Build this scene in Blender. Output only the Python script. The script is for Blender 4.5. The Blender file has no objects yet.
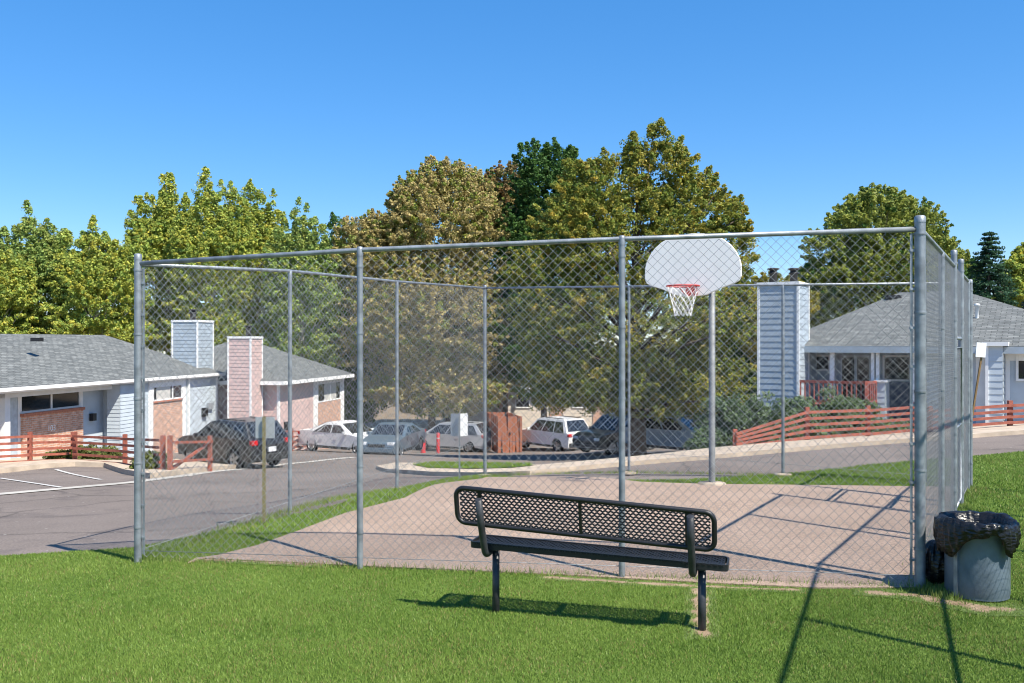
import bpy, bmesh, math, random
import numpy as np
from mathutils import Vector, Matrix
from mathutils.geometry import tessellate_polygon

random.seed(7); RNG = np.random.default_rng(11)
R = math.radians
S = bpy.context.scene
COL = S.collection
F, CX, CY, CH = 900.0, 512.0, 341.5, 2.2      # focal length in pixels, image centre, camera height

# ------------------------------------------------------------------ measuring helpers
def P(px, py, Y): return Vector(((px-CX)*Y/F, Y, CH-(py-CY)*Y/F))
CTRL = [(0,557,9.8),(0,491,18.5),(0,470,26.5),(60,463,28),(113,464,29.5),(133,481,21.5),(240,467,32),
        (300,500,15.5),(345,457,36),(345,452,42),(430,473,22),(440,486,15.2),(450,450,53),(550,449,51),(610,459,36),
        (670,452,40),(660,455,25.5),(660,480,15.0),(760,445,25),(750,466,18),(900,436,25.5),(900,462,17),
        (1020,427,24.5),(1012,453,18)]
cp = [tuple(P(*c)) for c in CTRL]
cp += [(x,y,0) for x,y in [(-3.7,9),(-1.5,8.7),(1,8.3),(3.6,8),(-.5,14.5),(2,14),(4.2,13.9),(7,13.7),(2,11),(0,6),(-4,6),(4,6),
       (0,0),(-8,0),(8,0),(-8,6),(8,6),(9,10),(12,6),(0,-8),(-3,11),(-2,12.6),(5,11)]]
cp += [(-30,25,-1.6),(-30,45,-2.6),(-20,60,-3.6),(0,75,-3.9),(25,75,-2.2),(-40,90,-3.9),(40,90,-2.0),(25,45,-.9),(35,28,-.4),(30,15,0),(-25,12,-.5),(-25,0,-.3),(25,0,0),
       (80,0,0),(-80,0,-1),(0,-40,0),(-90,60,-3),(90,60,-1),(-60,180,-4),(60,180,-3),(0,180,-4)]
cp = np.array(cp)
def _U(r2): return np.where(r2 < 1e-12, 0, .5*r2*np.log(np.maximum(r2, 1e-12)))
def _tps(p):
    n = len(p); K = _U(((p[:, None, :2]-p[None, :, :2])**2).sum(-1)) + np.eye(n)*.6
    Q = np.c_[np.ones(n), p[:, :2]]; A = np.zeros((n+3, n+3)); A[:n, :n] = K; A[:n, n:] = Q; A[n:, :n] = Q.T
    return np.linalg.solve(A, np.r_[p[:, 2], 0, 0, 0])
TW = _tps(cp)
def HN(xy):
    xy = np.asarray(xy, float); out = np.empty(len(xy))
    for i in range(0, len(xy), 20000):
        q = xy[i:i+20000]
        K = _U(((q[:, None, :]-cp[None, :, :2])**2).sum(-1)); out[i:i+20000] = K@TW[:-3]+TW[-3]+q@TW[-2:]
    return out
def H(x, y): return float(HN([(x, y)])[0])
def G(px, py, off=0):                        # where the sight line through a photo pixel meets the terrain
    ys = np.linspace(4, 70, 700); xs = (px-CX)/F*ys
    d = CH-(py-CY)/F*ys-HN(np.c_[xs, ys])-off
    for i in range(1, len(ys)):
        if d[i] <= 0:
            t = d[i-1]/(d[i-1]-d[i]); y = ys[i-1]+t*(ys[i]-ys[i-1]); return ((px-CX)/F*y, y)
    return ((px-CX)/F*70, 70)

# ------------------------------------------------------------------ materials
MATS = {}
def nodes(name):
    m = bpy.data.materials.new(name); m.use_nodes = True
    nt = m.node_tree; b = nt.nodes['Principled BSDF']; MATS[name] = m
    return m, nt, b
def N(nt, t, **k):
    n = nt.nodes.new(t)
    for a, v in k.items():
        if a in n.inputs: n.inputs[a].default_value = v
        else: setattr(n, a, v)
    return n
def ramp(nt, fac, stops):
    r = nt.nodes.new('ShaderNodeValToRGB'); e = r.color_ramp.elements
    while len(e) < len(stops): e.new(.5)
    for el, (p, c) in zip(e, stops): el.position = p; el.color = (*c, 1)
    nt.links.new(fac, r.inputs[0]); return r.outputs[0]
def mat(name, col, rough=.6, metal=0, var=.15, scale=6., bump=0, bscale=60., detail=6, coat=0, spec=.5):
    m, nt, b = nodes(name)
    tc = N(nt, 'ShaderNodeTexCoord'); no = N(nt, 'ShaderNodeTexNoise', Scale=scale, Detail=detail)
    nt.links.new(tc.outputs['Object'], no.inputs['Vector'])
    c = np.array(col)
    o = ramp(nt, no.outputs['Fac'], [(.3, tuple(np.clip(c*(1-var), 0, 1))), (.7, tuple(np.clip(c*(1+var), 0, 1)))])
    nt.links.new(o, b.inputs['Base Color'])
    b.inputs['Roughness'].default_value = rough; b.inputs['Metallic'].default_value = metal
    b.inputs['Coat Weight'].default_value = coat; b.inputs['Specular IOR Level'].default_value = spec
    if bump:
        n2 = N(nt, 'ShaderNodeTexNoise', Scale=bscale, Detail=5); bp = N(nt, 'ShaderNodeBump', Strength=bump, Distance=.02)
        nt.links.new(tc.outputs['Object'], n2.inputs['Vector'])
        nt.links.new(n2.outputs['Fac'], bp.inputs['Height']); nt.links.new(bp.outputs[0], b.inputs['Normal'])
    return m
GALV = mat('galvanized_steel', (.25,.275,.30), .5, .5, .3, 9, .12, 90)
POLE = mat('dull_galvanized_pole', (.21,.22,.225), .6, .3, .25, 6)
WIRE = mat('galvanized_wire', (.27,.285,.30), .55, .3, .15, 9)
BLACKP = mat('black_plastic_coating', (.010,.0105,.0125), .42, 0, .2, 20, .15, 120)
PIPE = mat('black_coated_pipe', (.03,.032,.037), .45, 0, .45, 12, .15, 90)
WHITE = mat('white_trim', (.78,.78,.77), .6, 0, .06, 3)
BLUE = mat('blue_grey_siding', (.45,.51,.56), .65, 0, .08, 2.5)
BLUES = mat('slate_siding_and_shade', (.34,.40,.455), .65, 0, .1, 2.5)  # darker blue siding; on the right fascia this tone stands for shade
PINK = mat('pink_siding', (.55,.40,.37), .65, 0, .1, 2.5)
DKBLUE = mat('dark_blue_door', (.07,.10,.16), .5, 0, .1, 3)
REDWOOD = mat('red_stained_wood', (.30,.092,.06), .75, 0, .3, 7, .2, 40)
DECKRED = mat('dark_red_wood', (.24,.06,.045), .75, 0, .25, 7)
GLASS = mat('window_glass', (.02,.024,.03), .05, 0, .1, 1, spec=.8)
CURTAIN = mat('curtain_cloth', (.5,.49,.46), .9, 0, .1, 4)
CONC = mat('pale_concrete', (.44,.36,.275), .85, 0, .2, 3, .3, 60)
FOOT = mat('weathered_footing', (.33,.27,.21), .9, 0, .3, 6, .4, 40)
GUT = mat('gutter_concrete', (.42,.395,.35), .85, 0, .2, 2.5, .3, 60)
PAINT = mat('road_paint', (.48,.465,.44), .8, 0, .35, 14)
DIRT = mat('bare_dirt', (.30,.205,.125), .95, 0, .35, 9, .6, 50)
SOIL = mat('mulch_soil', (.20,.145,.085), .95, 0, .4, 1.2, .5, 20)
BARK = mat('tree_bark', (.105,.08,.06), .95, 0, .35, 8, .6, 20)
PBARK = mat('pale_bark', (.42,.38,.32), .9, 0, .3, 8)
BOARD = mat('white_backboard', (.93,.905,.86), .45, 0, .03, 4)
ORANGE = mat('red_rim_paint', (.50,.04,.03), .5, 0, .2, 10)
CORD = mat('white_net_cord', (.8,.78,.76), .9, 0, .1, 10)
CANM = mat('painted_grey_can', (.118,.158,.195), .5, .2, .25, 5, .1, 30)
BIRCHY = None
RUBBER = mat('tyre_rubber', (.012,.012,.013), .85)
RIM = mat('alloy_rim', (.35,.36,.37), .35, .8)
LAMPR = mat('red_tail_lens', (.45,.012,.015), .2)
LAMPW = mat('clear_headlight_lens', (.65,.67,.7), .15)
PLATE = mat('number_plate', (.7,.7,.72), .5)
REDP = mat('red_painted_steel', (.50,.03,.035), .5)
SIGNW = mat('white_sign_face', (.78,.79,.80), .5, 0, .05)
SIGNB = mat('bare_aluminium_sign_back', (.42,.45,.48), .5, .5, .1)
YELP = mat('weathered_sign_post', (.17,.15,.075), .7, 0, .25, 10)
WOODP = mat('brown_wood_stake', (.20,.125,.05), .85)
DARK = mat('dark_metal', (.02,.02,.022), .5, .3)
ENCL = mat('red_brown_boards', (.36,.13,.07), .8, 0, .2, 4)
def paint(n, c, metal=0): return mat(n, c, .3, metal, .03, 1, coat=.35)
P_BLACK = paint('black_car_paint', (.012,.014,.018)); P_WHITE = paint('white_car_paint', (.72,.72,.71))
P_SILV = paint('silver_car_paint', (.42,.43,.45), .3); P_BLUE = paint('blue_car_paint', (.085,.125,.165)); P_PALE = paint('pale_blue_car_paint', (.32,.42,.50))
CLAD = mat('black_car_trim', (.02,.02,.02), .6)

def brick_mat(name, c1, c2, mortar, sx, sz, mort=.012, bump=.4, rough=.85, noise=.3, axis='wall'):
    m, nt, b = nodes(name)
    tc = N(nt, 'ShaderNodeTexCoord'); uv = N(nt, 'ShaderNodeUVMap')
    br = N(nt, 'ShaderNodeTexBrick', Scale=1.0)
    br.inputs['Color1'].default_value = (*c1, 1); br.inputs['Color2'].default_value = (*c2, 1); br.inputs['Mortar'].default_value = (*mortar, 1)
    br.inputs['Mortar Size'].default_value = mort; br.inputs['Brick Width'].default_value = sx; br.inputs['Row Height'].default_value = sz
    br.inputs['Bias'].default_value = -.1; br.inputs['Mortar Smooth'].default_value = .2
    nt.links.new(uv.outputs[0], br.inputs['Vector'])
    no = N(nt, 'ShaderNodeTexNoise', Scale=5., Detail=6); nt.links.new(uv.outputs[0], no.inputs['Vector'])
    mx = N(nt, 'ShaderNodeMix', data_type='RGBA', blend_type='MULTIPLY'); mx.inputs[0].default_value = 1
    g = ramp(nt, no.outputs['Fac'], [(.3, (1-noise,)*3), (.7, (1+noise*.6,)*3)])
    nt.links.new(br.outputs['Color'], mx.inputs[6]); nt.links.new(g, mx.inputs[7]); nt.links.new(mx.outputs[2], b.inputs['Base Color'])
    bp = N(nt, 'ShaderNodeBump', Strength=bump, Distance=.02); bp.invert = True
    nt.links.new(br.outputs['Fac'], bp.inputs['Height']); nt.links.new(bp.outputs[0], b.inputs['Normal'])
    b.inputs['Roughness'].default_value = rough
    return m
BRICK = brick_mat('red_brick', (.50,.24,.15), (.62,.36,.25), (.55,.45,.38), .21, .075)
SHINGLE = brick_mat('asphalt_shingles', (.115,.125,.125), (.20,.21,.205), (.07,.075,.075), .32, .14, .014, .6, .95, .3)

def asphalt():
    m, nt, b = nodes('worn_asphalt')
    tc = N(nt, 'ShaderNodeTexCoord')
    n1 = N(nt, 'ShaderNodeTexNoise', Scale=.35, Detail=5); n2 = N(nt, 'ShaderNodeTexNoise', Scale=40, Detail=3)
    vo = N(nt, 'ShaderNodeTexVoronoi', feature='DISTANCE_TO_EDGE', Scale=.33)
    n3 = N(nt, 'ShaderNodeTexNoise', Scale=1.3, Detail=4)
    add = N(nt, 'ShaderNodeMix', data_type='RGBA'); add.inputs[0].default_value = .35
    L = nt.links.new
    for n in (n1, n2, n3): L(tc.outputs['Object'], n.inputs['Vector'])
    L(tc.outputs['Object'], add.inputs[6]); L(n3.outputs['Color'], add.inputs[7]); L(add.outputs[2], vo.inputs['Vector'])
    base = ramp(nt, n1.outputs['Fac'], [(.32, (.140,.114,.097)), (.68, (.195,.160,.138))])
    gr = ramp(nt, n2.outputs['Fac'], [(.3, (.72,)*3), (.7, (1.25,)*3)])
    cr = ramp(nt, vo.outputs['Distance'], [(0, (.45,)*3), (.012, (1,)*3)])
    m1 = N(nt, 'ShaderNodeMix', data_type='RGBA', blend_type='MULTIPLY'); m2 = N(nt, 'ShaderNodeMix', data_type='RGBA', blend_type='MULTIPLY')
    m1.inputs[0].default_value = 1; m2.inputs[0].default_value = .8
    L(base, m1.inputs[6]); L(gr, m1.inputs[7]); L(m1.outputs[2], m2.inputs[6]); L(cr, m2.inputs[7]); L(m2.outputs[2], b.inputs['Base Color'])
    n5 = N(nt, 'ShaderNodeTexNoise', Scale=1.1, Detail=6, Distortion=.6); v5 = N(nt, 'ShaderNodeTexVoronoi', Scale=3.2, Randomness=1.0)
    L(tc.outputs['Object'], n5.inputs['Vector']); L(tc.outputs['Object'], v5.inputs['Vector'])
    st = ramp(nt, n5.outputs['Fac'], [(.56, (1,)*3), (.68, (.74,.74,.76))]); sp = ramp(nt, v5.outputs['Distance'], [(.05, (1.0,)*3), (.085, (0,)*3)])
    m3 = N(nt, 'ShaderNodeMix', data_type='RGBA', blend_type='MULTIPLY'); m4 = N(nt, 'ShaderNodeMix', data_type='RGBA', blend_type='MIX'); m3.inputs[0].default_value = 1
    L(m2.outputs[2], m3.inputs[6]); L(st, m3.inputs[7]); L(sp, m4.inputs[0]); L(m3.outputs[2], m4.inputs[6]); m4.inputs[7].default_value = (.34,.31,.28,1); L(m4.outputs[2], b.inputs['Base Color'])
    bp = N(nt, 'ShaderNodeBump', Strength=.3, Distance=.01); L(n2.outputs['Fac'], bp.inputs['Height']); L(bp.outputs[0], b.inputs['Normal'])
    b.inputs['Roughness'].default_value = .9
    return m
ASPH = asphalt()
def court_mat():
    m, nt, b = nodes('court_slab'); L = nt.links.new
    tc = N(nt, 'ShaderNodeTexCoord')
    n1 = N(nt, 'ShaderNodeTexNoise', Scale=.8, Detail=7, Roughness=.6); n2 = N(nt, 'ShaderNodeTexNoise', Scale=55, Detail=3); n4 = N(nt, 'ShaderNodeTexVoronoi', Scale=70)
    for n in (n1, n2, n4): L(tc.outputs['Object'], n.inputs['Vector'])
    base = ramp(nt, n1.outputs['Fac'], [(.3, (.262,.190,.143)), (.7, (.355,.262,.202))])
    gr = ramp(nt, n2.outputs['Fac'], [(.3, (.62,)*3), (.72, (1.28,)*3)])
    m1 = N(nt, 'ShaderNodeMix', data_type='RGBA', blend_type='MULTIPLY'); m1.inputs[0].default_value = 1
    L(base, m1.inputs[6]); L(gr, m1.inputs[7]); L(m1.outputs[2], b.inputs['Base Color'])
    bp = N(nt, 'ShaderNodeBump', Strength=.35, Distance=.01); L(n4.outputs['Distance'], bp.inputs['Height']); L(bp.outputs[0], b.inputs['Normal'])
    b.inputs['Roughness'].default_value = .92
    return m
COURT = court_mat()
def lawn_mat():
    m, nt, b = nodes('lawn_turf'); L = nt.links.new
    tc = N(nt, 'ShaderNodeTexCoord'); n1 = N(nt, 'ShaderNodeTexNoise', Scale=1.2, Detail=8); n2 = N(nt, 'ShaderNodeTexNoise', Scale=60, Detail=3)
    for n in (n1, n2): L(tc.outputs['Object'], n.inputs['Vector'])
    base = ramp(nt, n1.outputs['Fac'], [(.3, (.085,.15,.026)), (.7, (.135,.205,.042))])
    gr = ramp(nt, n2.outputs['Fac'], [(.3, (.6,)*3), (.7, (1.25,)*3)])
    m1 = N(nt, 'ShaderNodeMix', data_type='RGBA', blend_type='MULTIPLY'); m1.inputs[0].default_value = 1
    L(base, m1.inputs[6]); L(gr, m1.inputs[7]); L(m1.outputs[2], b.inputs['Base Color'])
    bp = N(nt, 'ShaderNodeBump', Strength=.8, Distance=.03); L(n2.outputs['Fac'], bp.inputs['Height']); L(bp.outputs[0], b.inputs['Normal'])
    b.inputs['Roughness'].default_value = .95; b.inputs['Specular IOR Level'].default_value = .1
    return m
TURF = lawn_mat()
def leaf_mat(name, trans=.42, rough=.55):
    m, nt, b = nodes(name); L = nt.links.new
    a = N(nt, 'ShaderNodeAttribute', attribute_name='tint'); L(a.outputs['Color'], b.inputs['Base Color'])
    b.inputs['Roughness'].default_value = rough; b.inputs['Specular IOR Level'].default_value = .3
    t = N(nt, 'ShaderNodeBsdfTranslucent'); L(a.outputs['Color'], t.inputs[0])
    mx = N(nt, 'ShaderNodeMixShader'); mx.inputs[0].default_value = trans
    L(b.outputs[0], mx.inputs[1]); L(t.outputs[0], mx.inputs[2]); L(mx.outputs[0], nt.nodes['Material Output'].inputs[0])
    return m
LEAF = leaf_mat('leaf'); GRASSM = leaf_mat('grass_blade', .3, .5)
def bag_mat():
    m, nt, b = nodes('black_bag_plastic'); L = nt.links.new
    tc = N(nt, 'ShaderNodeTexCoord'); mp = N(nt, 'ShaderNodeMapping'); mp.inputs['Scale'].default_value = (1, 1, 3.2); mp.inputs['Rotation'].default_value = (.25, .2, 0)
    n = N(nt, 'ShaderNodeTexNoise', Scale=5, Detail=3, Distortion=1.6); L(tc.outputs['Object'], mp.inputs[0]); L(mp.outputs[0], n.inputs['Vector'])
    n2 = N(nt, 'ShaderNodeTexVoronoi', feature='DISTANCE_TO_EDGE', Scale=9); L(mp.outputs[0], n2.inputs['Vector'])
    ad = N(nt, 'ShaderNodeMath', operation='ADD'); L(n.outputs['Fac'], ad.inputs[0]); L(n2.outputs['Distance'], ad.inputs[1])
    bp = N(nt, 'ShaderNodeBump', Strength=.4, Distance=.03); L(ad.outputs[0], bp.inputs['Height']); L(bp.outputs[0], b.inputs['Normal'])
    b.inputs['Base Color'].default_value = (.008,.008,.009,1); b.inputs['Roughness'].default_value = .3
    return m
BAG = bag_mat()

# ------------------------------------------------------------------ object helpers
WM = {}
def thing(name, loc, label, cat, group=None, rz=0):
    o = bpy.data.objects.new(name, None); COL.objects.link(o); o.location = loc; o.rotation_euler = (0, 0, rz)
    o.empty_display_size = .2
    o['label'] = label; o['category'] = cat
    if group: o['group'] = group
    WM[o.name] = Matrix.Translation(Vector(loc)) @ Matrix.Rotation(rz, 4, 'Z')
    return o
def tag(o, label, cat, group=None):
    o['label'] = label; o['category'] = cat
    if group: o['group'] = group
    return o
def setup(o, parent, local):
    if parent is not None:
        M_ = WM[parent.name]; o.parent = parent; WM[o.name] = M_
        if not local: o.data.transform(M_.inverted())
    return o
class MB:
    def __init__(s): s.v = []; s.f = []; s.sm = []
    def add(s, vs, fs, smooth=False):
        k = len(s.v); s.v += [tuple(v) for v in vs]; s.f += [tuple(i+k for i in f) for f in fs]; s.sm += [smooth]*len(fs); return s
    def box(s, c, size, M=None):                       # centre, full size, optional rotation matrix
        hx, hy, hz = [a/2 for a in size]
        vs = [Vector((x, y, z)) for x in (-hx, hx) for y in (-hy, hy) for z in (-hz, hz)]
        if M: vs = [M @ v for v in vs]
        c = Vector(c)
        return s.add([c+v for v in vs], [(0,1,3,2),(4,6,7,5),(0,4,5,1),(2,3,7,6),(0,2,6,4),(1,5,7,3)])
    def bar(s, a, b, w, h, up=(0,0,1)):                # rectangular bar from a to b, h measured along up
        a, b = Vector(a), Vector(b); d = (b-a).normalized(); sd = d.cross(Vector(up)).normalized(); u = sd.cross(d)
        vs = [p+sd*i*w/2+u*j*h/2 for p in (a, b) for i, j in ((-1,-1),(1,-1),(1,1),(-1,1))]
        return s.add(vs, [(0,3,2,1),(4,5,6,7),(0,1,5,4),(1,2,6,5),(2,3,7,6),(3,0,4,7)])
    def tube(s, pts, r, n=10, cap=True, smooth=True):
        pts = [Vector(p) for p in pts]; rs = r if isinstance(r, (list, tuple)) else [r]*len(pts)
        vs = []; up = None
        for i, p in enumerate(pts):
            d = (pts[min(i+1, len(pts)-1)]-pts[max(i-1, 0)]).normalized()
            if up is None: up = Vector((0,0,1)) if abs(d.z) < .9 else Vector((1,0,0))
            sd = d.cross(up).normalized(); up = sd.cross(d).normalized()
            vs += [p+(sd*math.cos(2*math.pi*k/n)+up*math.sin(2*math.pi*k/n))*rs[i] for k in range(n)]
        fs = [(i*n+k, i*n+(k+1) % n, (i+1)*n+(k+1) % n, (i+1)*n+k) for i in range(len(pts)-1) for k in range(n)]
        s.add(vs, fs, smooth)
        if cap: s.add([], []); k0 = len(s.v)-len(vs); s.f += [tuple(k0+k for k in range(n))[::-1], tuple(k0+(len(pts)-1)*n+k for k in range(n))]; s.sm += [False, False]
        return s
    def lathe(s, prof, n=24, c=(0,0,0), M=None, smooth=True):   # prof = [(r, z)]
        vs = [Vector((r*math.cos(2*math.pi*k/n), r*math.sin(2*math.pi*k/n), z)) for r, z in prof for k in range(n)]
        if M: vs = [M @ v for v in vs]
        c = Vector(c)
        return s.add([c+v for v in vs], [(i*n+k, i*n+(k+1) % n, (i+1)*n+(k+1) % n, (i+1)*n+k) for i in range(len(prof)-1) for k in range(n)], smooth)
    def prism(s, poly, ex):                            # planar 3D polygon pushed along vector ex
        n = len(poly); ex = Vector(ex); p = [Vector(q) for q in poly]
        s.add(p+[q+ex for q in p], [tuple(range(n))[::-1], tuple(range(n, 2*n))]+[(i, (i+1) % n, n+(i+1) % n, n+i) for i in range(n)]); return s
    def build(s, name, m, parent=None, local=False, uv=None, bevel=0):
        me = bpy.data.meshes.new(name); me.from_pydata(s.v, [], s.f); me.materials.append(m)
        me.polygons.foreach_set('use_smooth', s.sm)
        if uv: wall_uv(me, uv)
        me.update()
        bm = bmesh.new(); bm.from_mesh(me); bmesh.ops.recalc_face_normals(bm, faces=bm.faces)
        bm.to_mesh(me); bm.free()
        o = bpy.data.objects.new(name, me); COL.objects.link(o); setup(o, parent, local)
        if bevel:
            b = o.modifiers.new('bevel', 'BEVEL'); b.width = bevel; b.segments = 2; b.limit_method = 'ANGLE'
        return o
def wall_uv(me, u):                                    # u: horizontal axis of the wall or roof; metres as UV
    u = Vector(u).normalized(); l = me.uv_layers.new(name='UVMap')
    for p in me.polygons:
        n = p.normal; t = n.cross(u)
        a = u
        if t.length < .3: a = Vector((0,0,1)).cross(n).normalized(); t = n.cross(a)
        t.normalize()
        for li in p.loop_indices:
            co = me.vertices[me.loops[li].vertex_index].co; l.data[li].uv = (co.dot(a), co.dot(t))
def raw(name, V, faces_flat, nper, m, parent=None, tint=None, smooth=False):   # fast numpy mesh
    me = bpy.data.meshes.new(name); nf = len(faces_flat)//nper
    me.vertices.add(len(V)); me.vertices.foreach_set('co', V.astype(np.float32).ravel())
    me.loops.add(len(faces_flat)); me.loops.foreach_set('vertex_index', faces_flat.astype(np.int32))
    me.polygons.add(nf); me.polygons.foreach_set('loop_start', np.arange(0, nf*nper, nper, dtype=np.int32))
    if tint is not None:
        a = me.color_attributes.new('tint', 'FLOAT_COLOR', 'POINT'); a.data.foreach_set('color', np.c_[tint, np.ones(len(tint))].astype(np.float32).ravel())
    me.update(calc_edges=True); me.validate()
    if smooth: me.polygons.foreach_set('use_smooth', np.ones(nf, bool))
    me.materials.append(m)
    o = bpy.data.objects.new(name, me); COL.objects.link(o); setup(o, parent, False)
    return o
def dup(root, M_, label=None, group=None):             # copy of a thing with its parts and sub-parts
    def cp_(o, par):
        c = o.copy(); COL.objects.link(c)
        if par: c.parent = par
        for ch in list(o.children): cp_(ch, c)
        return c
    r = cp_(root, None); r.matrix_world = M_
    r.matrix_basis = M_
    if label: r['label'] = label
    if group: r['group'] = group
    return r

# ------------------------------------------------------------------ ground sheets
def drape(name, poly, off, m, res=.5, skirt=0, kind='structure'):
    bm = bmesh.new(); f = bm.faces.new([bm.verts.new((x, y, 0)) for x, y in poly])
    if f.normal.z < 0 or sum((a[0]*b[1]-b[0]*a[1]) for a, b in zip(poly, poly[1:]+poly[:1])) < 0: f.normal_flip()
    xs = [p[0] for p in poly]; ys = [p[1] for p in poly]
    for ax, lo, hi in ((0, min(xs), max(xs)), (1, min(ys), max(ys))):
        k = math.floor(lo/res)*res+res
        while k < hi:
            co = [0, 0, 0]; no = [0, 0, 0]; co[ax] = k; no[ax] = 1
            bmesh.ops.bisect_plane(bm, geom=bm.verts[:]+bm.edges[:]+bm.faces[:], plane_co=co, plane_no=no, dist=1e-5); k += res
    bmesh.ops.triangulate(bm, faces=bm.faces[:])
    if skirt:
        be = [e for e in bm.edges if e.is_boundary]
        ret = bmesh.ops.extrude_edge_only(bm, edges=be); nv = {v for v in ret['geom'] if isinstance(v, bmesh.types.BMVert)}
    else: nv = set()
    vs = bm.verts[:]; z = HN([(v.co.x, v.co.y) for v in vs])
    for v, h in zip(vs, z): v.co.z = h+off-(skirt if v in nv else 0)
    bmesh.ops.recalc_face_normals(bm, faces=bm.faces[:])
    me = bpy.data.meshes.new(name); bm.to_mesh(me); bm.free(); me.materials.append(m)
    o = bpy.data.objects.new(name, me); COL.objects.link(o); o['kind'] = kind
    return o
def strip(pts, w):                                     # band of width w round a ground polyline
    pts = [Vector((*p, 0)) for p in pts]; a, b = [], []
    for i, p in enumerate(pts):
        d = (pts[min(i+1, len(pts)-1)]-pts[max(0, i-1)]).normalized(); n = Vector((-d.y, d.x, 0))
        a.append((p+n*w/2)[:2]); b.append((p-n*w/2)[:2])
    return a+b[::-1]
def gl(*pp): return [G(*p) for p in pp]

gx = np.concatenate([np.arange(-260, -40, 20), np.arange(-40, 40, 1.0), np.arange(40, 280, 20)]); gy = np.concatenate([np.arange(-60, -4, 8), np.arange(-4, 70, 1.0), np.arange(70, 420, 25)])
XX, YY = np.meshgrid(gx, gy); xy = np.c_[XX.ravel(), YY.ravel()]
cl = np.c_[np.clip(xy[:, 0], -90, 90), np.clip(xy[:, 1], -40, 180)]
V = np.c_[xy, HN(cl)-.12]; nx = len(gx); ii = np.arange(len(gy)-1)[:, None]*nx+np.arange(nx-1)[None, :]; ii = ii.ravel()
o = raw('ground', V, np.c_[ii, ii+1, ii+1+nx, ii+nx].ravel(), 4, SOIL, smooth=True); o['kind'] = 'structure'

lawn_left = gl((-200,571),(-60,562),(0,556),(70,551.5),(133,548))
side_edge = gl((170,541),(215,531),(290,515.5),(340,504.5),(400,488.5),(450,478),(478,475.5),(500,475.5))
road_near = gl((560,479),(620,480.5),(680,480),(760,475.5),(800,472.5),(860,466),(912,461),(1024,451.5),(1100,448))
lawn_poly = [(-13,-4)]+lawn_left+side_edge+road_near+[(24,18.5),(24,-4)]
drape('lawn', lawn_poly, .0, TURF, .5, .25)
asph = [(-45,9.5)]+[(a, b-.25) for a, b in lawn_left]+[(a-.15, b-.15) for a, b in side_edge]+[(a, b-.3) for a, b in road_near]+[(24,18),(40,18)]
far_walk = gl((1100,425),(1024,426),(900,434),(830,440),(760,446.5),(700,452.5))
asph += [(40,30)]+[(a, b) for a, b in far_walk]+[(11,33),(14,44),(12,64),(-14,64),(-16,44),(-18,34),(-45,30)]
drape('asphalt_road', asph, -.04, ASPH, 1.0)
court_poly = gl((188,563.5),(258,546),(300,531),(345,514),(405,498.5),(487,477.5),(640,482.5),(785,485.5),(962,487.5),(919,588.5),(820,589),(700,583.5),(560,575.5),(360,567),(250,561.5),(196,559))
drape('basketball_court', court_poly, .014, COURT, .5, .15)
# tan concrete walk in front of the left homes, pale gutter, stall lines
drape('left_sidewalk', gl((-60,478),(0,472),(40,467.5),(75,465),(104,466),(125,473),(150,477),(200,471.5),(243,466),(258,461),(236,459),(160,462),(120,459),(60,459),(-60,466)), .10, CONC, 1.0, .25)
drape('gutter_pan', strip(gl((-60,498),(0,492.5),(70,486.5),(133,481),(185,474.5),(240,468.3),(280,463.8),(310,461),(355,456.5)), .42), -.026, GUT, 1.0)
for a, b in (((0,477),(61,486)), ((56,468.5),(101,478.5)), ((-60,487),(-20,494)), ((255,463),(285,459))):
    o = drape('stall_line', strip(gl(a, b), .11), -.025, PAINT, 1.0)
walk_near = gl((376,467.5),(386,471),(430,474),(490,475.2),(530,473.5),(600,466.5),(660,461.5),(700,458.5),(760,453),(830,447),(900,441.5),(1024,432.5),(1100,428))
walk_far = gl((1100,423),(1024,424.5),(900,432.5),(830,438.5),(760,445),(700,451),(660,455.5),(600,461.5),(540,467),(500,466),(440,464.5),(395,464))
drape('far_sidewalk', walk_near+walk_far, .06, CONC, .5, .25)
ISL = gl((413,467),(428,470.3),(470,471.5),(512,470.5),(535,468),(500,466.4),(440,465))
drape('island_lawn', ISL, .075, TURF, .5)
# bare dirt worn along the court edge, round the bench leg and below the bin
def wig(pts, a): return [(x+random.uniform(-a, a), y+random.uniform(-a, a)) for x, y in pts]
WORN = [(gl((702,634),(701,612),(700,590)), .034), (gl((545,577.5),(640,583.5),(720,587.5),(800,590.5)), .022), (gl((870,592.5),(930,597)), .035), (gl((935,600),(985,610),(1008,610)), .05), (gl((200,560),(250,562.5),(320,566)), .02)]

# ------------------------------------------------------------------ grass blades
def inside(pts, poly):
    x, y = pts[:, 0], pts[:, 1]; r = np.zeros(len(pts), bool); n = len(poly)
    for i in range(n):
        x1, y1 = poly[i]; x2, y2 = poly[(i+1) % n]
        c = ((y1 > y) != (y2 > y)); xi = (x2-x1)*(y-y1)/((y2-y1) if abs(y2-y1) > 1e-9 else 1e-9)+x1; r ^= c & (x < xi)
    return r
def vnoise(p, f, seed):
    g = np.random.default_rng(seed).random((64, 64)); q = p*f; i = np.floor(q).astype(int); t = q-i; t = t*t*(3-2*t)
    a = g[i[:, 0] % 64, i[:, 1] % 64]; b = g[(i[:, 0]+1) % 64, i[:, 1] % 64]; c = g[i[:, 0] % 64, (i[:, 1]+1) % 64]; d = g[(i[:, 0]+1) % 64, (i[:, 1]+1) % 64]
    return (a*(1-t[:, 0])+b*t[:, 0])*(1-t[:, 1])+(c*(1-t[:, 0])+d*t[:, 0])*t[:, 1]
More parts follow.
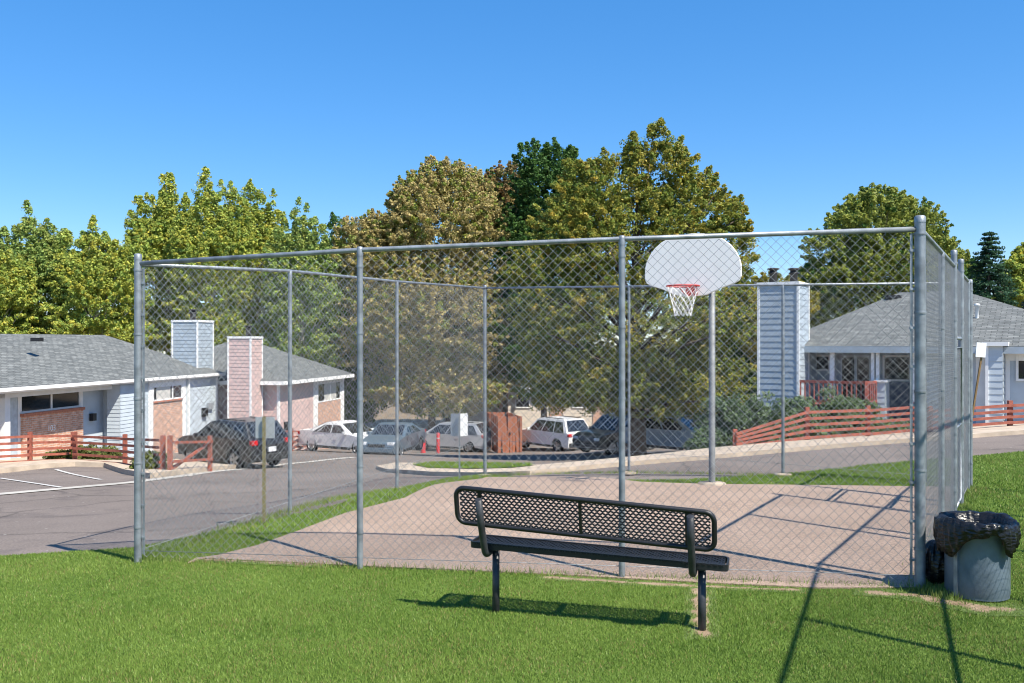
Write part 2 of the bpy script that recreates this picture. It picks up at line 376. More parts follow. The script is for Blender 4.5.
def blades(p, hmin, hmax, w, base, tint_fn=None):
    n = len(p); z = HN(p)+base; h = RNG.uniform(hmin, hmax, n)*(0.75+.5*vnoise(p, 1.7, 3)); a = RNG.uniform(0, 2*np.pi, n); wd = w*RNG.uniform(.7, 1.3, n)
    lean = RNG.uniform(.1, .8, n)*h; la = RNG.uniform(0, 2*np.pi, n)
    B = np.c_[p, z]; dx = np.c_[np.cos(a)*wd, np.sin(a)*wd, np.zeros(n)]
    T = B+np.c_[np.cos(la)*lean, np.sin(la)*lean, h]
    V = np.stack([B-dx, B+dx, T], 1).reshape(-1, 3)
    q = vnoise(p, .9, 5)*.5+vnoise(p, 3.1, 9)*.5; r = RNG.random(n)
    c0 = np.array([.115,.205,.030]); c1 = np.array([.245,.335,.070]); cy = np.array([.28,.24,.09])
    mix = np.clip(q*.7+r*.6-.15, 0, 1)[:, None]; c = c0*(1-mix)+c1*mix
    dry = (RNG.random(n) < .05+.10*(vnoise(p, 2.3, 21) > .68))[:, None]; c = np.where(dry, cy, c)
    return V, np.repeat(c, 3, 0)
def pts_in(x0, x1, y0, y1, dens):
    n = int((x1-x0)*(y1-y0)*dens); return np.c_[RNG.uniform(x0, x1, n), RNG.uniform(y0, y1, n)]
front = []
for y0, y1, d in ((4.9, 6.4, 10500), (6.4, 7.6, 9000), (7.6, 10.3, 7000)):
    p = pts_in(-.72*y1-.3, .72*y1+.3, y0, y1, d); front.append(p)
p = np.concatenate(front); p = p[inside(p, lawn_poly)]
def wornness(p):
    wgt = np.full(len(p), -9.)
    for line, wd in WORN:
        for a, b in zip(line, line[1:]):
            a, b = np.array(a), np.array(b); t = np.clip(((p-a)@(b-a))/((b-a)@(b-a)), 0, 1)[:, None]; dd = np.linalg.norm(p-(a+(b-a)*t), axis=1)
            wgt = np.maximum(wgt, 1.25-dd/wd*.5)
    return wgt+(vnoise(p+50, 9, 31)-.5)*.9+(vnoise(p+50, 23, 37)-.5)*.6+(vnoise(p+50, 60, 41)-.5)*.4
def worn(p): return p[~inside(p, court_poly) & (RNG.random(len(p)) > np.clip(wornness(p), 0, .96))]
def worn_ground():
    m, nt, b = nodes('worn_turf'); L = nt.links.new
    tc = N(nt, 'ShaderNodeTexCoord'); n1 = N(nt, 'ShaderNodeTexNoise', Scale=9, Detail=6); n2 = N(nt, 'ShaderNodeTexNoise', Scale=70, Detail=3)
    for n in (n1, n2): L(tc.outputs['Object'], n.inputs['Vector'])
    di = ramp(nt, n1.outputs['Fac'], [(.3, (.20,.135,.08)), (.7, (.34,.25,.165))]); gr = ramp(nt, n2.outputs['Fac'], [(.3, (.055,.09,.018)), (.7, (.14,.20,.045))])
    a = N(nt, 'ShaderNodeAttribute', attribute_name='worn'); mx = N(nt, 'ShaderNodeMix', data_type='RGBA')
    L(ramp(nt, a.outputs['Fac'], [(.25, (0,)*3), (.75, (1,)*3)]), mx.inputs[0]); L(gr, mx.inputs[6]); L(di, mx.inputs[7]); L(mx.outputs[2], b.inputs['Base Color'])
    bp = N(nt, 'ShaderNodeBump', Strength=.7, Distance=.02); L(n2.outputs['Fac'], bp.inputs['Height']); L(bp.outputs[0], b.inputs['Normal']); b.inputs['Roughness'].default_value = .95
    return m
WG = worn_ground()
for k, (l_, wd) in enumerate(WORN):
    l_ = [tuple(np.array(l_[0])+(np.array(l_[0])-np.array(l_[1]))/np.linalg.norm(np.array(l_[0])-np.array(l_[1]))*wd*4)]+list(l_[1:-1])+[tuple(np.array(l_[-1])+(np.array(l_[-1])-np.array(l_[-2]))/np.linalg.norm(np.array(l_[-1])-np.array(l_[-2]))*wd*4)]
    o = drape('worn_grass', strip(l_, wd*8), .002+.0013*k, WG, .04)
    co_ = np.empty(len(o.data.vertices)*3); o.data.vertices.foreach_get('co', co_); at = o.data.attributes.new('worn', 'FLOAT', 'POINT')
    at.data.foreach_set('value', np.clip(wornness(co_.reshape(-1, 3)[:, :2]), 0, 1).astype(np.float32))
p = worn(p)
V1, T1 = blades(p, .012, .029, .0032, .0)
q = np.concatenate([pts_in(-3.6, 13, 10.3, 20, 1800), pts_in(6.2, 12.5, 7.6, 10.3, 4000)]); q = q[inside(q, lawn_poly)]; q = worn(q)
q = q[np.abs(q[:, 0]/q[:, 1]) < .8]
V2, T2 = blades(q, .02, .045, .006, .0)
e = pts_in(-12, -3.4, 8.2, 10.4, 1500); e = e[inside(e, lawn_poly)]
# rank, taller grass that the mower misses along the fence lines
def along(a, b, n, w): t = RNG.random(n)[:, None]; return np.array(a)+(np.array(b)-np.array(a))*t+RNG.normal(0, w, (n, 2))
A_, B_, C_, D_ = G(138,562), G(485,476), G(920,588), G(970,486.5)
rk = np.concatenate([along(A_, B_, 5000, .10), along(A_, C_, 1300, .04), along(C_, D_, 2600, .08), along(B_, D_, 2500, .12), along(G(925,590), G(950,600), 700, .08)])
V3, T3 = blades(rk, .03, .085, .004, .0)
T3 = T3*np.array([1.05,.98,1.2])
il = np.concatenate([pts_in(-4, 2, 15, 30, 260)]); il = il[inside(il, ISL)]
V4, T4 = blades(il, .05, .10, .012, .07)
VV = np.concatenate([V1, V2, V3, V4]); TT = np.concatenate([T1, T2, T3, T4])
o = raw('grass', VV, np.arange(len(VV)), 3, GRASSM, tint=TT); o['kind'] = 'stuff'; tag(o, 'short mown green grass blades covering the lawn around the court', 'grass')

# ------------------------------------------------------------------ chain link fence round the court
def gp(px, py): x, y = G(px, py); return Vector((x, y, H(x, y)))
def mesh_wires(a, b, za0, za1, zb0, zb1, pitch=.092, r=.0021):
    """woven wire between two vertical edges a (za0..za1) and b; returns numpy verts and quads"""
    a, b = np.array(a[:2]), np.array(b[:2]); Lw = np.linalg.norm(b-a); d = (b-a)/Lw; nrm = np.array([-d[1], d[0]])
    n = int(Lw/(pitch/2)); hp = Lw/n; hmax = max(za1-za0, zb1-zb0); k = int(hmax/hp)
    i = np.arange(n)[:, None]; j = np.arange(k+1)[None, :]
    s = (i+((j+i) % 2))*hp; t = s/Lw
    z0 = za0+(zb0-za0)*t; z1 = za1+(zb1-za1)*t; z = z0+(z1-z0)*(j/k)
    off = np.where((j+i) % 2 == 0, .003, -.003)
    pts = np.stack([a[0]+d[0]*s+nrm[0]*off, a[1]+d[1]*s+nrm[1]*off, z], -1)           # n,k+1,3
    e1 = np.array([d[0], d[1], 0])*r; e2 = np.array([nrm[0], nrm[1], 0])*r
    ring = np.stack([pts+e1, pts+e2, pts-e1, pts-e2], 2).reshape(-1, 3)
    base = (np.arange(n)[:, None]*(k+1)+np.arange(k)[None, :]).ravel()*4
    q = [np.c_[base+c, base+(c+1) % 4, base+4+(c+1) % 4, base+4+c] for c in range(4)]
    return ring, np.concatenate(q)
pA, pB, pC, pD = gp(138,562), gp(485,476), gp(920,588), gp(970,486.5)
fence = thing('chain_link_fence', pA, 'tall galvanized chain link fence enclosing the basketball court, with posts, top rails and a gate', 'fence')
def zpx(p, py): return CH-(py-CY)*p.y/F
def post(p, ztop, r=.032, cap=True, name='post'):
    m = MB(); zb = p.z-.1
    m.lathe([(r, zb), (r, ztop)], 14, (p.x, p.y, 0))
    if cap: m.lathe([(r*1.06, ztop-.05), (r*1.06, ztop), (r*.8, ztop+.012), (0.001, ztop+.018)], 14, (p.x, p.y, 0))
    for zz in np.linspace(p.z+.35, ztop-.15, 5): m.lathe([(r*1.12, zz-.012), (r*1.16, zz), (r*1.12, zz+.012)], 14, (p.x, p.y, 0))   # tie bands
    return m.build(name, GALV, fence)
def on(a, b, px):                                      # point of ground line a-b seen at photo column px
    k = (px-CX)/F; t = (k*a.y-a.x)/((b.x-a.x)-k*(b.y-a.y)); q = a+(b-a)*t; q.z = H(q.x, q.y); return q
def rail(pts, r=.021):
    m = MB(); m.tube(pts, r, 10); return m.build('top_rail', GALV, fence)
# front side
f1, f2 = on(pA, pC, 360), on(pA, pC, 622)
zA, z1, z2, zC = zpx(pA, 263.5), zpx(f1, 250), zpx(f2, 239), zpx(pC, 229)
post(pA, zpx(pA, 255), .036); post(f1, z1-.01, .030); post(f2, z2-.01, .030); post(pC, zpx(pC, 217), .046)
rail([(pA.x, pA.y, zA), (f1.x, f1.y, z1), (f2.x, f2.y, z2), (pC.x, pC.y, zC)], .0235)
for p_, z_ in ((f1, z1), (f2, z2)):
    m = MB(); m.lathe([(.033, z_-.05), (.033, z_+.005), (.028, z_+.03), (.001, z_+.036)], 12, (p_.x, p_.y, 0)); m.build('post_cap', GALV, fence)
W = mesh_wires(pA, pC, .05, zA-.01, .07, zC-.01, r=.0026)
raw('mesh_panel', W[0], W[1].ravel(), 4, WIRE, fence)
# tension bars and bands beside the corner posts
def tension(p, toward, z1_, gap=.085):
    d = (toward-p).normalized(); q = p+d*gap; m = MB(); m.bar((q.x, q.y, p.z+.08), (q.x, q.y, z1_), .006, .022, up=(d.x, d.y, 0))
    for zz in np.linspace(.25, z1_-.15, 9):
        m.bar((p.x, p.y, p.z+zz), (q.x, q.y, p.z+zz), .02, .022); m.box((q.x, q.y, p.z+zz), (.025, .025, .02))
    m.build('tension_bar', GALV, fence)
tension(pC, pA, zC-.04, .075); tension(pA, pC, zA-.04, .06)
# left side
l1, l2 = on(pA, pB, 290), on(pA, pB, 397)
zB = zpx(pB, 288); zl1, zl2 = zpx(l1, 271), zpx(l2, 281.5)
zA2 = zpx(pA, 264.5)
post(l1, zl1-.01, .027); post(l2, zl2-.01, .027); post(pB, zB+.05, .036)
rail([(pA.x, pA.y, zA2), (l1.x, l1.y, zl1), (l2.x, l2.y, zl2), (pB.x, pB.y, zB)])
W = mesh_wires(pA, pB, .04, zA2-.01, .05, zB-.01); raw('mesh_panel', W[0], W[1].ravel(), 4, WIRE, fence)
# back side
b1, b2, b3 = on(pB, pD, 629), on(pB, pD, 783), on(pB, pD, 925); zD = zpx(pD, 283)
for b in (b1, b2, b3): post(b, zB+(zD-zB)*((b-pB).length/(pD-pB).length)-.01, .027)
rail([(pB.x, pB.y, zB), (pD.x, pD.y, zD)])
W = mesh_wires(pB, pD, .05, zB-.01, .05, zD-.01); raw('mesh_panel', W[0], W[1].ravel(), 4, WIRE, fence)
# right side with its walk gate
r1, r2, r3, r4 = on(pC, pD, 941.5), on(pC, pD, 954), on(pC, pD, 961), on(pC, pD, 968)
z_r = lambda p: zC+(zD-zC)*((p-pC).length/(pD-pC).length)
post(r1, z_r(r1)-.01, .030); post(r2, zpx(r2, 251), .036); post(r3, zpx(r3, 260), .036); post(r4, z_r(r4)-.01, .027); post(pD, zD+.04, .036)
rail([(pC.x, pC.y, zC), (r1.x, r1.y, z_r(r1)), (r2.x, r2.y, z_r(r2))], .0235); rail([(r3.x, r3.y, z_r(r3)), (pD.x, pD.y, zD)])
W = mesh_wires(pC, r2, .06, zC-.01, .05, z_r(r2)-.01); raw('mesh_panel', W[0], W[1].ravel(), 4, WIRE, fence)
W = mesh_wires(r3, pD, .05, z_r(r3)-.01, .05, zD-.01); raw('mesh_panel', W[0], W[1].ravel(), 4, WIRE, fence)
d = (r3-r2).normalized(); ga, gb = r2+d*.07, r3-d*.06
m = MB(); zt = 2.12
m.tube([(ga.x, ga.y, .1), (ga.x, ga.y, zt), (gb.x, gb.y, zt), (gb.x, gb.y, .1), (ga.x, ga.y, .1)], .02, 8); m.tube([(ga.x, ga.y, 1.1), (gb.x, gb.y, 1.1)], .016, 8)
gate = m.build('gate', GALV, fence)
W = mesh_wires(ga, gb, .1, zt, .1, zt); raw('gate_mesh', W[0], W[1].ravel(), 4, WIRE, gate)
m = MB(); m.tube([(r2.x, r2.y, zt+.12), (r3.x, r3.y, zt+.12)], .02, 8); m.build('transom_rail', GALV, fence)
W = mesh_wires(r2, r3, zt+.12, z_r(r2), zt+.12, z_r(r3)); raw('mesh_panel', W[0], W[1].ravel(), 4, WIRE, fence)
m = MB()                                               # bottom tension wires
for a, b in ((pA, pC), (pA, pB), (pB, pD), (pC, r2)): m.tube([(a.x, a.y, .11), (b.x, b.y, .11)], .0035, 5)
m.build('tension_wire', WIRE, fence)
for p_ in (l2, pB, b1, b2):                            # concrete collars round the post feet
    m = MB(); m.lathe([(.16, p_.z), (.15, p_.z+.03), (.05, p_.z+.045)], 14, (p_.x, p_.y, 0)); m.build('footing', FOOT, fence)
# the neighbouring fence just outside the picture, whose shadow falls on lawn, court and bin
q1 = Vector((8.0, 12.55, 0)); kn = Vector((4.68, 7.3, 0)); q0 = Vector((3.25, 3.9, 0))
fn2 = thing('chain_link_fence', kn, 'second chain link fence run standing beyond the trash can at the right', 'fence')
m = MB(); m.tube([(q_.x, q_.y, 3.1) for q_ in (q0, kn, q1)], .019, 8); m.build('top_rail', GALV, fn2)
m = MB(); m.tube([(q_.x, q_.y, 1.57) for q_ in (q0, kn)], .019, 8); m.build('mid_rail', GALV, fn2)
for p_ in [q0, q0.lerp(kn, .49), kn]+[kn.lerp(q1, k/3) for k in (1, 2, 3)]:
    m = MB(); m.lathe([(.034, -.1), (.034, 3.12), (.001, 3.15)], 10, (p_.x, p_.y, 0)); m.build('post', GALV, fn2)
for a, b in ((q0, kn), (kn, q1)): W = mesh_wires(a, b, .05, 3.1, .05, 3.1); raw('mesh_panel', W[0], W[1].ravel(), 4, WIRE, fn2)

# ------------------------------------------------------------------ basketball hoop
pp = gp(712, 485)
hoop = thing('basketball_hoop', pp, 'white fan shaped basketball backboard with red rim and net on a galvanized pole', 'basketball hoop')
n2 = Vector((-.49, -.87, 0)).normalized(); sd = Vector((-n2.y, n2.x, 0))          # facing, and board's sideways axis
m = MB(); m.lathe([(.050, pp.z-.1), (.050, 3.25), (.001, 3.28)], 18, (pp.x, pp.y, 0)); m.build('pole', POLE, hoop)
m = MB(); m.lathe([(.22, pp.z), (.21, pp.z+.035), (.06, pp.z+.05)], 16, (pp.x, pp.y, 0)); m.build('footing', FOOT, hoop)
bc = Vector((2.585, 12.95, 0)); zb0, zb1 = CH-(296-CY)*12.95/F, CH-(233.5-CY)*12.95/F
hw = .715
prof = [(-.10, 0), (.10, 0), (.22, .012), (.42, .10), (.62, .165), (.685, .20), (hw, .26), (hw, .42), (.69, .52), (.64, .62), (.56, .72), (.46, .80), (.33, .865), (.18, .895), (0, .905)]
prof = prof + [(-x, z) for x, z in prof[::-1][1:-1]]
prof = [(x, z*(zb1-zb0)/.905) for x, z in prof]
m = MB(); m.prism([bc+sd*x+Vector((0, 0, zb0+z)) for x, z in prof], -n2*.04)
m.build('backboard', BOARD, hoop, bevel=.008)
m = MB()
back = bc-n2*.04
for zz in (zb0+.25, zb0+.62):
    for s_ in (-.22, .22): m.bar(Vector((pp.x, pp.y, zz-.12)), back+sd*s_+Vector((0, 0, zz)), .035, .035)
m.bar(back-n2*.02+sd*-.3+Vector((0,0,zb0+.25)), back-n2*.02+sd*.3+Vector((0,0,zb0+.25)), .04, .05); m.bar(back-n2*.02+sd*-.3+Vector((0,0,zb0+.62)), back-n2*.02+sd*.3+Vector((0,0,zb0+.62)), .04, .05)
m.build('support_arm', GALV, hoop)
rc = bc+n2*.385; rz_ = CH-(286-CY)*rc.y/F; rc.z = rz_
m = MB(); m.tube([rc+Vector((math.cos(a)*.225, math.sin(a)*.225, 0)) for a in np.linspace(0, 2*math.pi, 33)], .011, 8, cap=False)
m.box(bc+n2*.012+Vector((0,0,rz_-.05)), (.16, .02, .14), Matrix.Rotation(math.atan2(sd.y, sd.x), 3, 'Z'))
for s_ in (-.09, .09): m.tube([bc+n2*.02+sd*s_+Vector((0,0,rz_-.10)), bc+n2*.20+sd*s_*1.3+Vector((0,0,rz_-.012))], .008, 6); m.tube([bc+n2*.02+sd*s_*.7+Vector((0,0,rz_)), bc+n2*.17+sd*s_+Vector((0,0,rz_))], .010, 6)
m.build('rim', ORANGE, hoop)
m = MB(); NS = 12
for k in range(NS):
    for dr in (1, -1):
        pts = []
        for j in range(8):
            t = j/7; a = 2*math.pi*(k+dr*j*.5)/NS; rr = .22*(1-t)**1.3+.118*(1-(1-t)**1.3); pts.append(rc+Vector((math.cos(a)*rr, math.sin(a)*rr, -.42*t)))
        m.tube(pts, .0042, 4, smooth=False)
m.build('net', CORD, hoop)

# ------------------------------------------------------------------ park bench
bl, brr = gp(496, 612), gp(702, 630)
e = (brr-bl); e.z = 0; LEN = e.length; e.normalize(); nf = Vector((-e.y, e.x, 0))
bench = thing('park_bench', (bl+brr)/2, 'black coated expanded metal park bench seen from behind on the lawn', 'bench')
mid = (bl+brr)/2; TILT = -.026
def BP(s, d, z): return mid+e*s+nf*d+Vector((0, 0, z+s*TILT))       # along, away from camera, up
def sheet(m, s0, s1, fn, rows, cols, w=.0105, th=.006):
    """diamond expanded-metal: zig-zag strands; fn(s,t) -> point, t 0..1 across"""
    ds = (s1-s0)/cols
    for i in range(rows+1):
        pts = []
        for j in range(2*cols+1):
            ph = (j % 4)
            t = (i+(.42 if (j//2+i) % 2 == 0 else -.0)*1.0)/ (rows+.42)
            pts.append((s0+j*ds/2, t))
        for (sa, ta), (sb, tb) in zip(pts, pts[1:]):
            m.bar(fn(sa, ta), fn(sb, tb), w, th, up=fn.up)
L2 = 1.02
# backrest: leans towards the camera going up
def fb(s, t):
    return BP(s*.985-.075, -.20-.055*t*1.0, .712+.285*t-.022*(s+.2))
fb.up = (nf*-1+Vector((0,0,.2))).normalized()
m = MB(); sheet(m, -L2+.03, L2-.03, fb, 12, 92, .0125, .008); back_p = m.build('backrest', BLACKP, bench)
m = MB(); rr = .07; loop = []
for cx_, ct, a0 in ((L2-rr, 1, 0), (-L2+rr, 1, 90), (-L2+rr, 0, 180), (L2-rr, 0, 270)):
    for a in range(0, 91, 15):
        an = R(a0+a); s_ = cx_+math.cos(an)*rr; zt_ = math.sin(an)*rr
        base = .285*ct+(-rr if ct else rr)+zt_; loop.append(fb(s_, base/.285))
loop.append(loop[0]); m.tube(loop, .020, 8, cap=False); m.bar(fb(0, 0), fb(0, 1), .022, .022)
m.bar(fb(-.82, 0), fb(-.82, 1), .03, .02); m.bar(fb(.82, 0), fb(.82, 1), .03, .02)
m.build('back_frame', BLACKP, back_p)
# seat
SZ = .535
def fs_(s, t): return BP(s, -.10+.30*t, SZ+.012*abs(2*t-1))
fs_.up = (0, 0, 1)
m = MB(); sheet(m, -L2+.03, L2-.03, fs_, 12, 92, .0135, .008); seat = m.build('seat', BLACKP, bench)
m = MB(); rr = .05; loop = []
for cs, ct, a0 in ((L2-rr, 1, 0), (-L2+rr, 1, 90), (-L2+rr, 0, 180), (L2-rr, 0, 270)):
    for a in range(0, 91, 15):
        an = R(a0+a); s_ = cs+math.cos(an)*rr; d_ = (.30-rr if ct else rr)+math.sin(an)*rr; loop.append(fs_(s_, d_/.30))
lo = [p_-Vector((0,0,.008)) for p_ in loop]; n_ = len(loop)
inn = [p_+((mid+e*max(-L2+.1, min(L2-.1, (p_-mid).dot(e)))+nf*.05+Vector((0,0,p_.z-mid.z)))-p_).normalized()*.02 for p_ in loop]
vs = [p_+Vector((0,0,.010)) for p_ in loop]+[p_-Vector((0,0,.040)) for p_ in loop]+[p_+Vector((0,0,.010)) for p_ in inn]+[p_-Vector((0,0,.040)) for p_ in inn]
fs = []
for i in range(n_):
    j = (i+1) % n_; fs += [(i, j, n_+j, n_+i), (2*n_+i, 3*n_+i, 3*n_+j, 2*n_+j), (i, 2*n_+i, 2*n_+j, j), (n_+i, n_+j, 3*n_+j, 3*n_+i)]
m.add(vs, fs)
for s_ in (-.82, 0, .82): m.bar(BP(s_, -.09, SZ-.02), BP(s_, .19, SZ-.02), .04, .03)
m.build('seat_frame', BLACKP, seat)
for s_ in (-LEN/2, LEN/2):
    m = MB(); m.tube([BP(s_, 0, -.12-s_*TILT), BP(s_, 0, SZ-.035)], .03, 14); m.box(BP(s_, .04, SZ-.035), (.06, .24, .012), Matrix.Rotation(math.atan2(e.y, e.x), 3, 'Z')); m.build('leg', PIPE, bench)
    a_ = s_-.06 if s_ > 0 else s_-.045
    m = MB(); pts = [BP(a_, .03, SZ-.06), BP(a_, -.05, SZ-.065)]
    for a in range(0, 71, 14): pts.append(BP(a_, -.085-.08*math.sin(R(a)), SZ+.015-.08*math.cos(R(a))))
    pts += [BP(a_, -.252, SZ+.20), BP(a_, -.318, SZ+.41)]
    m.tube(pts, .028, 12); ar = m.build('support_arm', PIPE, bench)

# ------------------------------------------------------------------ trash can with bag
tx, ty = G(977, 604); tx, ty = tx*(ty+.25)/ty, ty+.25; tz = H(tx, ty)+.02
can = thing('trash_can', (tx, ty, tz), 'grey metal trash can with a black bag folded over its rim beside the fence', 'trash can')
m = MB(); rad = .262
rad = .255
pr = [(rad*.985, 0), (rad*.985, .02), (rad, .03), (rad, .28), (rad, .56), (rad+.012, .57), (rad+.012, .585), (rad-.01, .585), (rad-.012, .03), (.001, .025)]
m.lathe(pr, 40, (tx, ty, tz))
m.build('body', CANM, can)
m = MB()
for a in (205, 20): m = MB(); m.bar((tx+math.cos(R(a))*(rad+.004), ty+math.sin(R(a))*(rad+.004), tz+.01), (tx+math.cos(R(a))*(rad+.004), ty+math.sin(R(a))*(rad+.004), tz+.6), .02, .035, up=(math.cos(R(a)+1.57), math.sin(R(a)+1.57), 0)); m.build('pale_strip', GALV, can)  # pale upright strips on two sides of the can
# bag: ring rows from inside the rim, over it and hanging outside to a ragged hem
na = 120; rows = [(-.06, .32), (-.05, .46), (-.025, .57), (.005, .645), (.04, .655), (.064, .635), (.074, .60), (.074, .55), (.070, .50), (.062, .455)]
vs = []
for i, (dr, z) in enumerate(rows):
    for k in range(na):
        a = 2*math.pi*k/na; hang = 0
        t = max(0, i-4)/5
        lowf = .10*math.exp(-((((a-R(-62)+math.pi) % (2*math.pi))-math.pi)/.33)**2)+.05*math.sin(a*2+1)+.025*math.sin(a*5+.4)+.02*math.sin(9*a)-.09*math.exp(-((((a-R(-120)+math.pi) % (2*math.pi))-math.pi)/.5)**2)+.10*math.exp(-((((a-R(-165)+math.pi) % (2*math.pi))-math.pi)/.35)**2)
        fold = (.007*math.sin(17*a+1.6*i)+.006*math.sin(29*a-1.1*i)+.004*math.sin(43*a+i))*(.5+t*1.0)
        puff = .018*math.sin(3*a+.5)*min(1, i/4)
        r_ = rad+dr+fold+puff*.6+random.uniform(-.003, .003)
        zz = z-t*lowf+.010*math.sin(4*a+1)*(1-t)+.005*math.sin(13*a+i)+(.02 if i in (3, 4) else 0)*math.sin(2*a)
        vs.append((tx+r_*math.cos(a), ty+r_*math.sin(a), tz+zz))
m = MB(); m.add(vs, [(i*na+k, i*na+(k+1) % na, (i+1)*na+(k+1) % na, (i+1)*na+k) for i in range(len(rows)-1) for k in range(na)], True)
lin = m.build('bag', BAG, can)
sol = lin.modifiers.new('thick', 'SOLIDIFY'); sol.thickness = .004
# full black bag slumped between bin and fence
bx, by = G(941, 590); by += .12; bz = H(bx, by)
m = MB(); vs = []; nr, na = 14, 40
for i in range(nr+1):
    th = math.pi*i/nr
    for k in range(na):
        a = 2*math.pi*k/na; rr_ = (.11+.012*math.sin(7*a+3*th)+.012*math.sin(11*a-2*th)+.008*math.sin(19*a))*math.sin(th)
        vs.append((bx+rr_*math.cos(a)*.9, by+rr_*math.sin(a)*1.25, bz+.02+.40*(1-math.cos(th))/2*(1-.0)))
m.add(vs, [(i*na+k, i*na+(k+1) % na, (i+1)*na+(k+1) % na, (i+1)*na+k) for i in range(nr) for k in range(na)], True)
tag(m.build('trash_bag', BAG), 'filled black trash bag slumped between the trash can and the fence post', 'trash bag')

# ------------------------------------------------------------------ small signs
def sign(name, base, h, w, ph, label, pm, yaw=0, two=False):
    t = thing(name, base, label, 'sign', None)
    m = MB(); m.bar(base-Vector((0,0,.1)), base+Vector((0, 0, h)), .034, .03, up=(0,1,0)); m.build('post', pm, t)
    for k, an in enumerate(((-.5, .5) if two else (0,))):
        Mx = Matrix.Rotation(yaw+an, 3, 'Z'); c = base+Vector((0, 0, h-ph/2-.01))+Mx @ Vector(((-.13 if k == 0 else .13) if two else 0, .05, 0))
        m = MB(); m.box(c, (w, .006, ph), Mx); m.build('sign_panel', SIGNB if (not two) else (SIGNW if k else SIGNB), t, bevel=.002)
    return t
sx, sy = G(264, 523); b_ = Vector((sx, sy, H(sx, sy))); sign('small_sign', b_, zpx(b_, 416.5)-b_.z, .235, .26, 'blank back of a small sign on a yellowish post beside the left fence', YELP)
sx, sy = G(459.5, 480); b_ = Vector((sx, sy, H(sx, sy))); sign('double_sign', b_, zpx(b_, 413.5)-b_.z, .19, .46, 'pale double panel sign on a short post behind the back left fence corner', GALV, .1, True)
sb = P(967, 440, 20.0); sb.z = H(sb.x, sb.y)
t = thing('stake_sign', sb, 'small white sign on a leaning brown stake near the right house', 'sign')
tp_ = P(982.5, 350, 20.0); m = MB(); m.bar(sb-Vector((0,0,.1)), tp_, .035, .035, up=(0,1,0)); m.build('stake', WOODP, t)
m = MB(); m.box(P(981, 350, 19.95), (.22, .012, .32), Matrix.Rotation(R(5), 3, 'Y')); m.build('sign_panel', SIGNW, t, bevel=.003)

